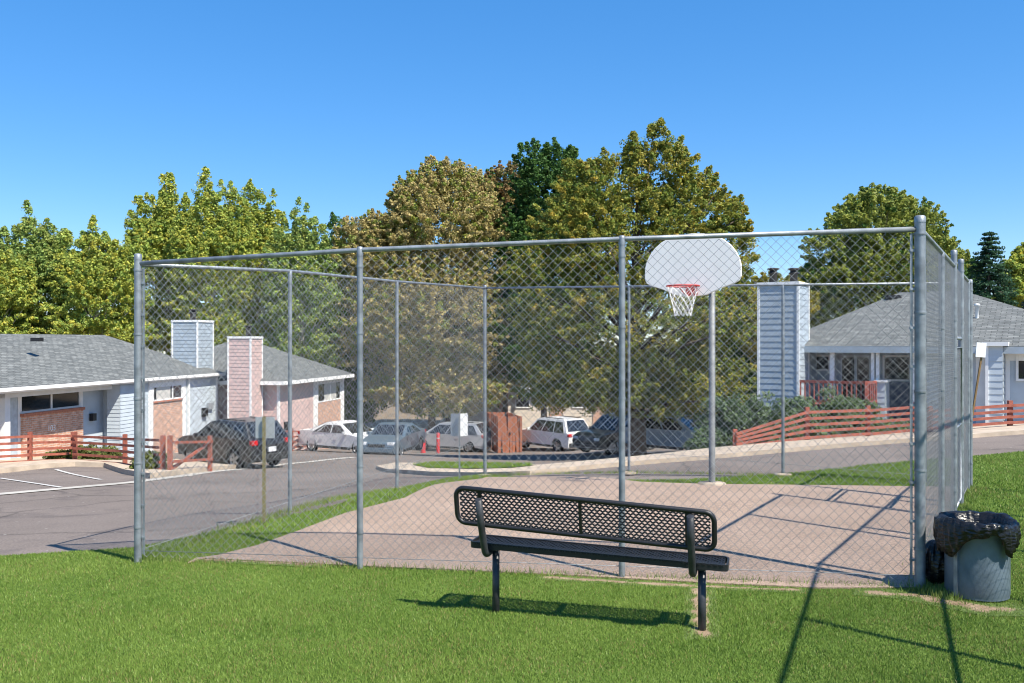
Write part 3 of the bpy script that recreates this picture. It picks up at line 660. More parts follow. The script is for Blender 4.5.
# ------------------------------------------------------------------ building helpers
def siding(m, a, b, z0, z1, nrm, lap=.18, out=.018):     # lapped boards from a to b (xy) on the side nrm
    a, b, nrm = Vector((*a[:2], 0)), Vector((*b[:2], 0)), Vector((*nrm[:2], 0)).normalized(); z = z0
    while z < z1-.01:
        zt = min(z+lap, z1); vs = []
        for p in (a, b):
            vs += [p+nrm*out+Vector((0,0,z)), p+nrm*.003+Vector((0,0,zt)), p+Vector((0,0,z))]
        m.add(vs, [(0,3,4,1), (0,2,5,3)]); z = zt
    m.add([a+Vector((0,0,z0)), b+Vector((0,0,z0)), b+Vector((0,0,z1)), a+Vector((0,0,z1))], [(0,1,2,3)])
    return m
class House:
    """facade frame: s along the facade, d behind it, z up"""
    def __init__(h, root, o, u, v): h.r = root; h.o = Vector((*o, 0)); h.u = Vector((*u, 0)).normalized(); h.v = Vector((*v, 0)).normalized(); h.ang = math.atan2(h.u.y, h.u.x)
    def W(h, s, d, z): return h.o+h.u*s+h.v*d+Vector((0, 0, z))
    def S(h, px, d):                                    # s on the plane at depth d that is seen at photo column px
        q = h.o+h.v*d; k = (px-CX)/F; return (k*q.y-q.x)/(h.u.x-k*h.u.y)
    def box(h, m, s0, s1, d0, d1, z0, z1):
        return m.add([h.W(s, d, z) for s in (s0, s1) for d in (d0, d1) for z in (z0, z1)], [(0,1,3,2),(4,6,7,5),(0,4,5,1),(2,3,7,6),(0,2,6,4),(1,5,7,3)])
    def wall(h, name, s0, s1, d, z0, z1, m_, lap=.18, par=None):        # siding facing the street
        m = MB(); siding(m, h.W(s0, d, 0), h.W(s1, d, 0), z0, z1, -h.v, lap); return m.build(name, m_, par or h.r)
    def cross(h, name, s, d0, d1, z0, z1, face, m_, lap=.18):           # siding on an end wall
        m = MB(); siding(m, h.W(s, d0, 0), h.W(s, d1, 0), z0, z1, h.u*face, lap); return m.build(name, m_, h.r)
    def part(h, name, m_, *boxes, par=None, uv=False, bevel=0):
        if name in ('corner_trim', 'trim', 'corner_post') and len(boxes) > 1: return [h.part(name, m_, b, par=par, uv=uv, bevel=bevel) for b in boxes][-1]
        m = MB()
        for b in boxes: h.box(m, *b)
        return m.build(name, m_, par or h.r, uv=h.u if uv else None, bevel=bevel)
    def window(h, s0, s1, d, z0, z1, frame=.05, mull=(), fm=None, curtain=None, name='window'):
        fm = fm or WHITE; bs = [(s0, s1, d-.05, d+.02, z0, z0+frame), (s0, s1, d-.05, d+.02, z1-frame, z1), (s0, s0+frame, d-.05, d+.02, z0+frame, z1-frame), (s1-frame, s1, d-.05, d+.02, z0+frame, z1-frame)]
        bs += [(s_-frame/2, s_+frame/2, d-.045, d+.02, z0+frame, z1-frame) for s_ in mull]
        w = h.part(name, fm, *bs); h.part('pane', GLASS, (s0+frame, s1-frame, d-.012, d+.01, z0+frame, z1-frame), par=w)
        if curtain: h.part('curtain', CURTAIN, (curtain[0], curtain[1], d-.02, d-.014, z0+frame, z1-frame), par=w)
        return w
    def roof(h, s0, s1, d0, d1, ze, zr, hipL, hipR, over=.0, name='roof', th=.14):
        dm = (d0+d1)/2; rl, rr = s0+hipL, s1-hipR
        pts = [(s0, d0, ze), (s1, d0, ze), (s1, d1, ze), (s0, d1, ze), (rl, dm, zr), (rr, dm, zr)]
        m = MB(); m.add([h.W(*p) for p in pts], [(0,1,5,4), (1,2,5), (2,3,4,5), (3,0,4)])
        m.add([h.W(s0, d0, ze-.02), h.W(s1, d0, ze-.02), h.W(s1, d1, ze-.02), h.W(s0, d1, ze-.02)], [(0,3,2,1)])
        return m.build(name, SHINGLE, h.r, uv=h.u)
    def fascia(h, s0, s1, d0, d1, ze, th=.18, m_=None):
        t = .03
        return h.part('fascia', m_ or WHITE, (s0-t, s1+t, d0-t, d0, ze-th, ze+.012), (s0-t, s1+t, d1, d1+t, ze-th, ze+.012), (s0-t, s0, d0, d1, ze-th, ze+.012), (s1, s1+t, d0, d1, ze-th, ze+.012))
    def chimney(h, s0, s1, d0, d1, z0, z1, m_, caps=2, lap=.18):
        m = MB(); siding(m, h.W(s0, d0, 0), h.W(s1, d0, 0), z0, z1, -h.v, lap); siding(m, h.W(s0, d1, 0), h.W(s1, d1, 0), z0, z1, h.v, lap)
        siding(m, h.W(s0, d0, 0), h.W(s0, d1, 0), z0, z1, -h.u, lap); siding(m, h.W(s1, d0, 0), h.W(s1, d1, 0), z0, z1, h.u, lap)
        c = m.build('chimney', m_, h.r)
        t = .05; h.part('chimney_cap', WHITE, (s0-.05, s1+.05, d0-.05, d1+.05, z1, z1+.10), par=c); h.part('corner_trim', WHITE, *[(s_-t/2-.012, s_+t/2+.012, d_-t/2-.012, d_+t/2+.012, z0, z1) for s_ in (s0, s1) for d_ in (d0, d1)], par=c)
        for k in range(caps):
            f = (k+.5)/caps; p_ = h.W(s0+(s1-s0)*(.28+.44*k if caps > 1 else .5), d0+(d1-d0)*(.35+.3*k), z1+.10); m = MB(); m.lathe([(.13, 0), (.13, .30), (.17, .31), (.17, .36), (.12, .37), (.12, .44), (.20, .45), (.20, .50), (.001, .53)], 14, p_); m.build('flue', DARK, c)
        return c

# ------------------------------------------------------------------ left blue home
u = Vector((.168, .986)).normalized(); v = Vector((-u.y, u.x))
oA = (-16.78, 29.5)
rA = thing('bungalow', (oA[0], oA[1], H(*oA)), 'blue sided bungalow with brick panel, porch alcove and grey shingle roof at the left edge', 'house')
hA = House(rA, oA, u, v); zg = -3.6; zE = .70
S_ = hA.S
s118 = S_(118, 0); sR = S_(217, -.5)
rc_ = .42                                              # alcove depth
hA.roof(-6, sR+.35, -.66, 8.6, zE+.02, 2.5, 4.6, 2.4)
hA.fascia(-6, sR+.35, -.66, 8.6, zE, .16)
hA.part('soffit', WHITE, (-5.9, sR+.3, -.14, 1.4, zE-.15, zE-.11))
# alcove back wall pieces
d = rc_; q = lambda px: S_(px, d)
hA.wall('wall', -6, q(20), d, zg, zE-.15, BLUE, .15)
hA.part('door', mat('pale_blue_door', (.42,.49,.56), .5), (q(3), q(16), d-.06, d-.022, zg, zE-.4)); 
m = MB(); c_ = hA.W(q(4.5), d-.09, -.75); m.lathe([(.001, -.03), (.035, -.02), (.035, .02), (.001, .03)], 10, c_); m.build('door_handle', DARK, bpy.data.objects['door'])
sb0, sb1 = q(19), q(79.5)
zs = CH-(413-CY)*(hA.W((sb0+sb1)/2, d, 0).y)/F
hA.part('brick_panel', BRICK, (sb0, sb1, d-.16, d+.1, zg, zs), uv=True)
hA.part('sill', mat('brick_sill', (.40,.16,.10), .85, 0, .2, 12), (sb0-.03, sb1+.03, d-.22, d+.1, zs+.002, zs+.10))
hA.window(sb0, sb1, d, zs+.10, zE-.16, .07, ((sb0+sb1)/2,))
hA.wall('wall', sb1, q(104), d, zg, zE-.15, BLUE, .15)
hA.part('trim', WHITE, (sb0-.12, sb0, d-.06, d+.05, zg, zE-.15), (sb1, sb1+.12, d-.06, d+.05, zg, zE-.15))
m = MB(); hA.box(m, q(88.5), q(92), d-.20, d-.04, -.86, -.58); m.build('mailbox', DARK, rA)
txt = bpy.data.curves.new('house_number', 'FONT'); txt.body = '103'; txt.size = .30; txt.extrude = .006
to = bpy.data.objects.new('tmp', txt); COL.objects.link(to); bpy.context.view_layer.update()
me = bpy.data.meshes.new_from_object(to.evaluated_get(bpy.context.evaluated_depsgraph_get())); bpy.data.objects.remove(to)
no_ = bpy.data.objects.new('house_number', me); COL.objects.link(no_); me.materials.clear(); me.materials.append(WHITE)
Mt = Matrix.Identity(4); X_ = hA.u; Z_ = -hA.v
for i in range(3): Mt[i][0] = X_[i]; Mt[i][1] = (0, 0, 1)[i]; Mt[i][2] = Z_[i]; Mt[i][3] = hA.W(q(43), d-.175, zs-.62)[i]
me.transform(Mt); setup(no_, rA, False)
# alcove side wall and end post
sA1 = S_(113, 0)
hA.cross('wall', sA1, -.05, rc_, zg, zE-.15, -1, BLUE, .15)
hA.part('corner_post', WHITE, (sA1, sA1+.55, -.16, .02, zg, zE-.15), (-.25+S_(6, 0), S_(6, 0), -.16, .02, zg, zE-.15))
hA.part('header_beam', WHITE, (-.25+S_(6, 0), sA1+.55, -.17, .03, zE-.36, zE-.155))
# projecting right wing
d = -.5; q = lambda px: S_(px, d)
sW0 = q(120)
hA.wall('wall', sW0, q(149), d, zg, zE-.16, BLUE, .15); hA.cross('wall', sW0, d, .05, zg, zE-.16, -1, BLUE, .15)
hA.part('corner_trim', WHITE, (q(148), q(152), d-.06, d+.05, zg, zE-.16), (q(181.5), q(185), d-.06, d+.05, zg, zE-.16), (sR-.14, sR+.02, d-.05, d+.05, zg, zE-.16), (q(148), q(185), d-.055, d+.05, zE-.36, zE-.165))
yy = hA.W(q(166), d, 0).y; zs2 = CH-(401.5-CY)*yy/F; zw = CH-(380-CY)*yy/F
hA.part('brick_panel', BRICK, (q(152), q(181.5), d-.03, d+.1, zg, zs2), uv=True)
hA.part('sill', MATS['brick_sill'], (q(152), q(181.5), d-.08, d+.1, zs2+.002, zs2+.07))
hA.window(q(152), q(181.5), d, zs2+.07, zE-.36, .06, (q(172),), None, (q(156), q(170)))
hA.wall('wall', q(185), sR, d, zg, zE-.16, BLUE, .15)
hA.cross('wall', sR, d, 8.2, zg, zE-.16, 1, BLUE, .15)
hA.part('meter_box', DARK, (q(201), q(205), d-.16, d-.022, -1.25, -.85)); hA.part('meter_box', SIGNB, (q(206), q(211), d-.13, d-.022, -.95, -.65))
hA.cross('wall', -6, 1.0, 8.2, zg, zE-.16, -1, BLUE, .15); hA.wall('wall', -6, sR, 8.2, zg, zE-.16, BLUE, .3)
m = MB(); c_ = P(37, 339.5, 33.5); m.box(c_, (.34, .3, .14)); m.build('roof_vent', DARK, rA)
hA.part('downpipe', WHITE, (q(186.5), q(186.5)+.1, d-.12, d-.03, zg, zE-.1)); hA.part('gutter', WHITE, (-5.9, sR+.3, -.80, -.70, zE-.10, zE+.0))
s0_ = 12.6; pxo = lambda w_: CX+F*w_.x/w_.y
d1 = min(np.linspace(0, 6, 121), key=lambda k: abs(pxo(hA.W(s0_, k, 0))-199.5)); d2 = min(np.linspace(0, 9, 181), key=lambda k: abs(pxo(hA.W(s0_, k, 0))-172.5)); s1_ = min(np.linspace(s0_+.5, s0_+3, 101), key=lambda k: abs(pxo(hA.W(k, d1, 0))-213))
hA.chimney(s0_, s1_, d1, d2, -2.5, CH-(322-CY)*hA.W(s0_, d1, 0).y/F, BLUES, 2, .17)

# ------------------------------------------------------------------ pink home next along the row
oB = (-11.18, 43.0)
rB = thing('bungalow', (oB[0], oB[1], H(*oB)), 'pink sided bungalow with tall square chimney behind the parked black car', 'house')
hB = House(rB, oB, u, v); zg = -4.6; zE = .31; q = lambda px: hB.S(px, 0)
sE = q(343)
hB.roof(-.5, sE+.4, -.5, 8.5, zE+.02, 2.2, 3.4, 3.6); hB.fascia(-.5, sE+.4, -.5, 8.5, zE, .17)
hB.wall('wall', 0, q(313), 0, zg, zE-.15, PINK, .17); hB.cross('wall', 0, 0, 8, zg, zE-.15, -1, PINK, .17)
hB.cross('wall', sE, 0, 8, zg, zE-.15, 1, PINK, .3); hB.wall('wall', 0, sE, 8, zg, zE-.15, PINK, .3)
hB.part('corner_trim', WHITE, (-.03, .14, -.05, .05, zg, zE-.15), (q(313), q(317), -.06, .05, zg, zE-.15), (q(340), sE+.03, -.06, .05, zg, zE-.15), (q(313), sE, -.055, .05, zE-.33, zE-.155))
yy = hB.W(q(328), 0, 0).y; zs2 = CH-(401-CY)*yy/F
hB.part('brick_panel', BRICK, (q(317), q(340), -.03, .1, zg, zs2), uv=True)
hB.window(q(317), q(340), 0, zs2, zE-.33, .07, (q(330),), None, (q(324), q(336)))
m = MB(); c_ = hB.W(q(285), -.13, -1.9); m.box(c_, (.3, .3, .4)); m.build('meter_box', DARK, rB)
# chimney in front of the end wall
cs = -.25; Yc = 39.2
sc0, sc1 = -1.45, -.25
dd = [k for k in np.linspace(-1, 5, 61)]
def pxof(w): return CX+F*w.x/w.y
d1 = min(dd, key=lambda k: abs(pxof(hB.W(sc0, k, 0))-250)); d2 = min(dd, key=lambda k: abs(pxof(hB.W(sc0, k, 0))-228.5))
hB.chimney(sc0, sc1, d1, d2, zg, CH-(338.5-CY)*hB.W(sc0, d1, 0).y/F, PINK, 1, .17)

# ------------------------------------------------------------------ far home behind the parked cars
oC = P(470, 430, 65)
rC = thing('bungalow', (oC.x, 65, H(oC.x, 65)), 'cream bungalow with brick panels glimpsed under the trees behind the white car', 'house')
hC = House(rC, (oC.x, 65), (1, 0), (0, 1)); zg = -5.2; zE = -1.0; CREAM = mat('cream_siding', (.62,.55,.47), .7, 0, .08); q = lambda px: hC.S(px, 0)
hC.roof(-1, q(640), -.6, 9, zE, 1.9, 4, 4); hC.fascia(-1, q(640), -.6, 9, zE-.02, .2)
hC.wall('wall', -.5, q(625), 0, zg, zE-.1, CREAM, .2); hC.cross('wall', -.5, 0, 8.5, zg, zE-.1, -1, CREAM, .3); hC.cross('wall', q(625), 0, 8.5, zg, zE-.1, 1, CREAM, .3); hC.wall('wall', -.5, q(625), 8.5, zg, zE-.1, CREAM, .3)
for a, b in ((550, 563), (593, 602), (497, 508)): hC.part('brick_panel', BRICK, (q(a), q(b), -.08, -.021, zg, zE-.15), uv=True)
for a, b in ((515, 530), (572, 586)): hC.window(q(a), q(b), -.03, -2.6, -1.4, .08)

# ------------------------------------------------------------------ right blue home
oR = P(735, 345, 31.0)
rR = thing('bungalow', (oR.x+5, 31, H(oR.x+5, 31)), 'blue sided bungalow with red railed deck and broad grey hip roof at the right', 'house')
uR = Vector((math.cos(R(-32)), math.sin(R(-32)))); oRf = Vector((10.19, 31.0))-uR*3
hR = House(rR, oRf, uR, (-uR.y, uR.x)); zg = -1.8; q = lambda px, d=0: hR.S(px, d)
zE = CH-(346.5-CY)*30.4/F; zR = CH-(291.5-CY)*hR.W(q(930, 5), 5, 0).y/F
s_end = q(1150)
s0r = q(772); hR.roof(s0r, s_end, -.6, 10.6, zE+.02, zR, q(900, 5)-s0r, s_end-q(962, 5)); hR.fascia(s0r, s_end, -.6, 10.6, zE, .2, BLUES)  # fascia takes the darker siding: eave shade put into its colour
pd = 1.5
hR.part('soffit', BLUE, (s0r+.1, s_end-.1, -.58, 1.55, zE-.19, zE-.15))
hR.part('porch_floor', CONC, (q(806), q(914), -.5, pd, zg, -.55))
zp = lambda py, px, d: CH-(py-CY)*hR.W(q(px, d), d, 0).y/F
hR.wall('wall', s0r+.4, q(808), 0, zg, zE-.19, BLUES, .2)
hR.wall('wall', q(805, pd), q(916, pd), pd, zg, zE-.19, BLUES, .2)
hR.cross('wall', q(916), 0, pd, zg, zE-.19, -1, BLUES, .2); hR.cross('wall', q(806), 0, pd, zg, zE-.19, 1, BLUES, .2)
hR.window(q(811, pd), q(831, pd), pd-.03, zp(371, 820, pd), zE-.3, .07)
hR.window(q(840, pd), q(872, pd), pd-.03, -.50, zE-.3, .08, (q(856, pd),), BLUE, name='patio_door')
hR.window(q(883, pd), q(911, pd), pd-.03, zp(381, 895, pd), zE-.3, .06)
hR.part('door_panel', DKBLUE, (q(889, pd), q(910, pd), pd-.12, pd-.024, -.5, zp(382, 900, pd)))
hR.part('porch_post', WHITE, (q(832), q(836.5), -.35, -.22, -.55, zE-.19)); hR.part('porch_post', WHITE, (q(873), q(876), -.35, -.22, -.55, zE-.19)); hR.part('porch_post', WHITE, (q(878), q(881), -.35, -.22, -.55, zE-.19)); hR.part('porch_post', WHITE, (q(913), q(917.5), -.22, .06, zg, zE-.19))
m = MB(); pz = zp(382, 883, -.3)
for a_, b_, n_ in (((q(879), -.5), (q(888), -.5), -hR.v), ((q(888), -.5), (q(888), .2), hR.u), ((q(879), -.5), (q(879), .2), -hR.u)): siding(m, hR.W(*a_, 0), hR.W(*b_, 0), zg, pz, n_, .2)
m.build('half_pillar', BLUE, rR); hR.part('pillar_cap', WHITE, (q(879)-.06, q(888)+.06, -.56, .2, pz, pz+.07))
# deck railing
m = MB(); dd_ = -1.3; zt_, zb_ = zp(382, 830, dd_), zp(404, 830, dd_)
pl = [(q(796, dd_), dd_), (q(866, dd_), dd_), (q(878, -.4), -.4)]
for (s0, d0), (s1, d1) in zip(pl, pl[1:]):
    for z_ in (zt_, zb_+.08): m.bar(hR.W(s0, d0, z_), hR.W(s1, d1, z_), .05, .09)
    n_ = int(math.hypot(s1-s0, d1-d0)/.14)
    for k in range(n_+1): p_ = hR.W(s0+(s1-s0)*k/n_, d0+(d1-d0)*k/n_, 0); m.bar(p_+Vector((0,0,zb_-.02)), p_+Vector((0,0,zt_-.03)), .04, .04, up=(0,1,0))
for s0, d0 in pl: p_ = hR.W(s0, d0, 0); m.bar(p_+Vector((0,0,zg)), p_+Vector((0,0,zt_+.06)), .1, .1, up=(0,1,0))
m.build('deck_railing', DECKRED, rR)
hR.part('deck', DECKRED, (q(796, dd_), q(866, dd_), dd_+.05, 0, zb_-.12, zb_-.03))
# street wall to the right of the porch
hR.wall('wall', q(917), q(988), 0, zg, zE-.19, BLUE, .2)
hR.part('corner_trim', WHITE, (q(976), q(986), -.07, .0, zg, zE-.19))
bo = -.7
m = MB(); siding(m, hR.W(q(986, bo), bo, 0), hR.W(q(1003, bo), bo, 0), zg, zp(346, 995, bo), -hR.v, .2); siding(m, hR.W(q(1003, bo), bo, 0), hR.W(q(1003, bo), 0, 0), zg, zp(346, 995, bo), hR.u, .2); siding(m, hR.W(q(986, bo), bo, 0), hR.W(q(986, bo), 0, 0), zg, zp(346, 995, bo), -hR.u, .2)
m.build('bay', BLUE, rR); hR.part('bay_cap', WHITE, (q(985, bo)-.08, q(1004, bo)+.12, bo-.14, .0, zp(346, 995, bo), zp(342, 995, bo))); hR.part('corner_trim', WHITE, (q(985.4, bo), q(988.5, bo), bo-.05, bo+.03, zg, zp(346.2, 995, bo)))
hR.part('corner_trim', WHITE, (q(1005.5), q(1010), -.07, .0, zg, zE-.19))
hR.wall('wall', q(1004), q(1085), 0, zg, zE-.19, BLUE, .2)
hR.window(q(1016), q(1042), -.035, zp(381, 1022, 0), zp(352, 1022, 0), .07, (q(1029),))
hR.part('trim', WHITE, (q(1010), q(1085), -.06, -.001, zE-.42, zE-.2))
hR.cross('wall', q(1085), 0, 10, zg, zE-.19, 1, BLUE, .2); hR.cross('wall', s0r+.4, 0, 10, zg, zE-.19, -1, BLUES, .2); hR.wall('wall', s0r+.4, q(1085), 10, zg, zE-.19, BLUE, .3)
cd0 = -1.4
hR.chimney(q(758.5, cd0), q(798, cd0), cd0, cd0+1.35, zg, CH-(285-CY)*hR.W(q(778, cd0), cd0, 0).y/F, BLUES, 2, .2)
m = MB(); m.box(hR.W(q(893, 4.3), 4.3, zR-.20), (.5, .3, .12)); m.build('roof_vent', DARK, rR)
m = MB(); m.lathe([(.05, 0), (.05, .45), (.09, .46), (.09, .52), (.001, .54)], 10, hR.W(q(977, 2), 2.0, zE+.9)); m.build('vent_pipe', WHITE, rR)

# ------------------------------------------------------------------ red rail fences
def rail_fence(label, pts, heights, nr=4, rails_over=None, brace=False):
    g = [P(*p) if len(p) == 3 else gp(*p) for p in pts]
    t = thing('rail_fence', g[0], label, 'fence', None)
    for p_, h in zip(g, heights): m = MB(); m.bar(p_-Vector((0,0,.1)), p_+Vector((0,0,h+.05)), .11, .11, up=(0,1,0)); m.build('post', REDWOOD, t)
    for i in range(len(g)-1):
        a, b = g[i], g[i+1]
        dv = (b-a); n_ = Vector((-dv.y, dv.x, 0)).normalized()
        if n_.y > 0: n_ = -n_
        for k in range(nr):
            f = (k+.75)/(nr-.1) if nr > 1 else 1
            f = min(f, 1)
            m = MB(); m.bar(a+n_*.085+Vector((0,0,heights[i]*f-.06)), b+n_*.085+Vector((0,0,heights[i+1]*f-.05)), .04, .075); m.build('rail', REDWOOD, t)
    if brace: m = MB(); m.bar(g[-2]+Vector((0,0,.1)), g[-1]+Vector((0,0,heights[-1]*.85)), .05, .085); m.build('brace', REDWOOD, t)
    return t
rail_fence('weathered red rail fence in front of the brick panel of the left bungalow', [(-40,467.5),(30,464),(73,462)], [.95]*3, 5)
rail_fence('red rail fence turning from the brick panel corner past the white corner post', [(75,462.5),(125,466.5),(163,473)], [.95, .95, 1.0], 5)
rail_fence('red rail fence with a diagonal brace in front of the black car nose', [(170,473.5),(210,470.5)], [1.0, 1.0], 2, brace=True)
rail_fence('red rail fence along the walk beside the pink bungalow', [(268,452),(292,450),(318,448)], [1.0]*3, 4)
rail_fence('red rail fence climbing the verge below the junipers of the right bungalow', [(735,447.5,24.6),(807,440,24.9),(868,436,25.1),(916,432,25.2)], [.45, .86, .80, .78], 5)
rail_fence('straight red rail fence in front of the bay of the right bungalow', [(930,430,24.6),(1010,424.5,24.4),(1090,420.5,24.2)], [.60]*3, 4)

# ------------------------------------------------------------------ cars
def tri2d(poly):                                        # even triangles inside a side outline, long edges split first
    out = []
    for (xa, za), (xb, zb) in zip(poly, poly[1:]+poly[:1]):
        n_ = max(1, int(math.hypot(xb-xa, zb-za)/.45)); out += [(xa+(xb-xa)*k/n_, za+(zb-za)*k/n_) for k in range(n_)]
    bm = bmesh.new(); vs = [bm.verts.new((x, z, 0)) for x, z in out]; bm.faces.new(vs)
    bmesh.ops.triangulate(bm, faces=bm.faces[:], quad_method='BEAUTY', ngon_method='BEAUTY'); bm.verts.index_update()
    tri = [tuple(v.index for v in f.verts) for f in bm.faces]; bm.free()
    return out, tri
def car(kind, L, Wd, Hh, pm, px, py, Y, head, label, ride=.0):
    """local frame: x forward, y left, z up"""
    g = P(px, py, Y); g.z = H(g.x, g.y)+.005
    t = thing('parked_car', g, label, 'car', None, math.atan2(head[1], head[0]))
    hl, hw_ = L/2, Wd/2; wr = .33 if kind != 'suv' else .37; gc = .22 if kind != 'suv' else .27
    fa, ra = hl-.88, -hl+.92
    if kind == 'sedan': belt = .92; top = [(hl, .55), (hl-.06, .70), (hl-.5, .80), (hl-1.25, .92)]; g_pts = [(hl-1.25, .92), (hl-2.05, Hh-.06), (hl-2.5, Hh), (-hl+1.75, Hh-.03), (-hl+.75, 1.02)]; tail = [(-hl+.75, 1.02), (-hl+.08, .98), (-hl, .75), (-hl+.04, .40)]
    elif kind == 'van': belt = 1.0; top = [(hl, .6), (hl-.08, .78), (hl-.45, .92), (hl-.95, 1.02)]; g_pts = [(hl-.95, 1.02), (hl-1.85, Hh-.08), (hl-2.3, Hh), (-hl+.6, Hh-.02), (-hl+.12, 1.08)]; tail = [(-hl+.12, 1.08), (-hl, .85), (-hl+.03, .45)]
    else: belt = 1.05; top = [(hl, .65), (hl-.06, .88), (hl-.4, 1.0), (hl-1.15, 1.08)]; g_pts = [(hl-1.15, 1.08), (hl-1.85, Hh-.08), (hl-2.3, Hh), (-hl+.55, Hh-.02), (-hl+.14, 1.12)]; tail = [(-hl+.14, 1.12), (-hl, .88), (-hl+.03, .48)]
    def arch(c): return [(c+math.cos(a)*(wr+.06), max(gc, wr+math.sin(a)*(wr+.06))) for a in np.linspace(math.pi, 0, 11)]
    bot = [(-hl+.05, gc+.05)]+arch(ra)+arch(fa)+[(hl-.05, gc+.03), (hl, .42)]
    low = [g_pts[0]]+[]+[g_pts[-1]]+tail[1:]+bot+top[:-1]                      # lower body side outline
    def hwz(z, x=0):
        k = hw_-.0
        if z > belt: k -= (z-belt)*.36
        k -= .07*max(0, (abs(x)-hl+.55)/.55)**2
        return k-(.03 if z < .45 else 0)
    m = MB()
    for poly in (low, g_pts+[]):
        poly, tri = tri2d(poly)
        for sg in (1, -1): m.add([(x, sg*hwz(z, x), z) for x, z in poly], [tuple(f) for f in tri])
    ring = top[:-1]+g_pts+tail[1:]+[(-hl+.05, gc+.05)]
    ring = [(hl-.05, gc+.03), (hl, .42)]+ring
    fr = [-1, -.93, -.6, 0, .6, .93, 1]
    vs = [(x, hwz(z, x)*k, z+(.018 if abs(k) < .95 else 0)+.022*(1-k*k)) for x, z in ring for k in fr]
    n_ = len(fr); m.add(vs, [(i*n_+j, i*n_+j+1, (i+1)*n_+j+1, (i+1)*n_+j) for i in range(len(ring)-1) for j in range(n_-1)], False)
    m.add([(x, y*hw_*.9, gc+.05) for x in (-hl+.1, hl-.1) for y in (-1, 1)], [(0,1,3,2)])
    body = m.build('body', pm, t, local=True)
    # glass
    def inset(poly, k): c = Vector((sum(p[0] for p in poly)/len(poly), sum(p[1] for p in poly)/len(poly))); return [tuple(c+(Vector(p)-c)*k) for p in poly]
    xs0, xs1 = g_pts[0][0], g_pts[-1][0]; ztop = Hh-.12
    def edge(z, front):
        pts = g_pts[:3] if front else g_pts[2:][::-1]
        for (xa, za), (xb, zb) in zip(pts, pts[1:]):
            if za <= z <= zb or zb <= z <= za:
                return xa+(xb-xa)*((z-za)/((zb-za) or 1))
        return pts[-1][0]
    zb_ = belt+.05
    xf0, xf1 = edge(max(zb_, g_pts[0][1]+.03), True)-.18, edge(ztop, True)-.10; xr0, xr1 = edge(max(zb_, g_pts[-1][1]+.03), False)+.16, edge(ztop, False)+.14
    cuts = [0, .36, .70, 1] if kind != 'sedan' else [0, .46, .86, 1]
    for sg in (1, -1):
        for a, b in zip(cuts, cuts[1:]):
            la, lb = xf0+(xr0-xf0)*a-(.03 if a else 0), xf0+(xr0-xf0)*b+.03; ua, ub = xf1+(xr1-xf1)*a-(.03 if a else 0), xf1+(xr1-xf1)*b+.03
            pl_ = [(la, zb_), (ua, ztop), (ub, ztop), (lb, zb_)]
            m = MB(); m.add([(x, sg*(hwz(z)+.008), z) for x, z in pl_]+[(x, sg*(hwz(z)-.01), z) for x, z in pl_], [(0,1,2,3), (4,7,6,5), (0,4,5,1), (1,5,6,2), (2,6,7,3), (3,7,4,0)]); m.build('side_window', GLASS, t, local=True)
    def band(a, b, name):
        (xa, za), (xb, zb) = a, b; d_ = Vector((xb-xa, zb-za)).normalized(); nn = Vector((-d_.y, d_.x))
        if nn.x*(1 if xa > 0 else -1) < 0: nn = -nn
        p0 = Vector(a)+d_*.07; p1 = Vector(b)-d_*.05; vs = []
        for o_ in (.05, .0):
            for p_ in (p0, p1):
                for k in (-.86, 0, .86): q_ = p_+nn*(o_+.022*(1-k*k)*0); vs.append((q_.x, hwz(p_.y)*k, q_.y))
        m = MB(); m.add(vs, [(0,1,4,3), (1,2,5,4), (6,9,10,7), (7,10,11,8), (0,3,9,6), (2,8,11,5), (0,6,7,1), (1,7,8,2), (3,4,10,9), (4,5,11,10)]); m.build(name, GLASS, t, local=True)
    band(g_pts[0], g_pts[1], 'windscreen'); band(g_pts[-1], g_pts[-2], 'rear_window')
    for ax in (fa, ra):
        for sg in (1, -1):
            Mx = Matrix.Rotation(-sg*math.pi/2, 3, 'X'); m = MB(); m.lathe([(wr*.6, .08), (wr*.93, .10), (wr, .07), (wr, -.10), (wr*.6, -.10)], 24, (ax, sg*(hw_-.11), wr), Mx); wh = m.build('wheel', RUBBER, t, local=True)
            m = MB(); m.lathe([(wr*.66, .09), (wr*.6, .06), (wr*.58, .02)], 20, (ax, sg*(hw_-.11), wr), Mx)
            for k in range(5):
                a = 2*math.pi*k/5; m.bar(Vector((ax, sg*(hw_-.04), wr)), Vector((ax+math.cos(a)*wr*.62, sg*(hw_-.04), wr+math.sin(a)*wr*.62)), .09, .03, up=(0, 1, 0))
            m.build('rim', RIM, wh, local=True)
    for sg in (1, -1):
        zt_ = tail[0][1]-.12 if kind != 'sedan' else .86
        m = MB(); m.box((-hl+.05, sg*(hw_-.19), zt_), (.16, .26, .17)); m.build('tail_light', LAMPR, t, local=True, bevel=.02)
        m = MB(); m.box((hl-.12, sg*(hw_-.24), .70 if kind == 'sedan' else .80), (.22, .34, .13)); m.build('headlight', LAMPW, t, local=True, bevel=.02)
        m = MB(); m.box((xf0-.05, sg*(hw_+.08), zb_+.04), (.12, .2, .14)); m.build('wing_mirror', pm, t, local=True, bevel=.02)
        m = MB(); m.box((.0, sg*(hw_-.02), gc+.06), (L-2.6, .05, .12)); m.build('sill_trim', CLAD, t, local=True)
        for xx in (.18, -.72): m = MB(); m.box((xx, sg*(hw_+.012), belt-.13), (.2, .02, .03)); m.build('door_handle', pm, t, local=True)
    m = MB(); m.box((-hl+.0, 0, .48), (.10, Wd*.86, .22)); m.build('rear_bumper', pm if kind != 'suv' else CLAD, t, local=True, bevel=.03)
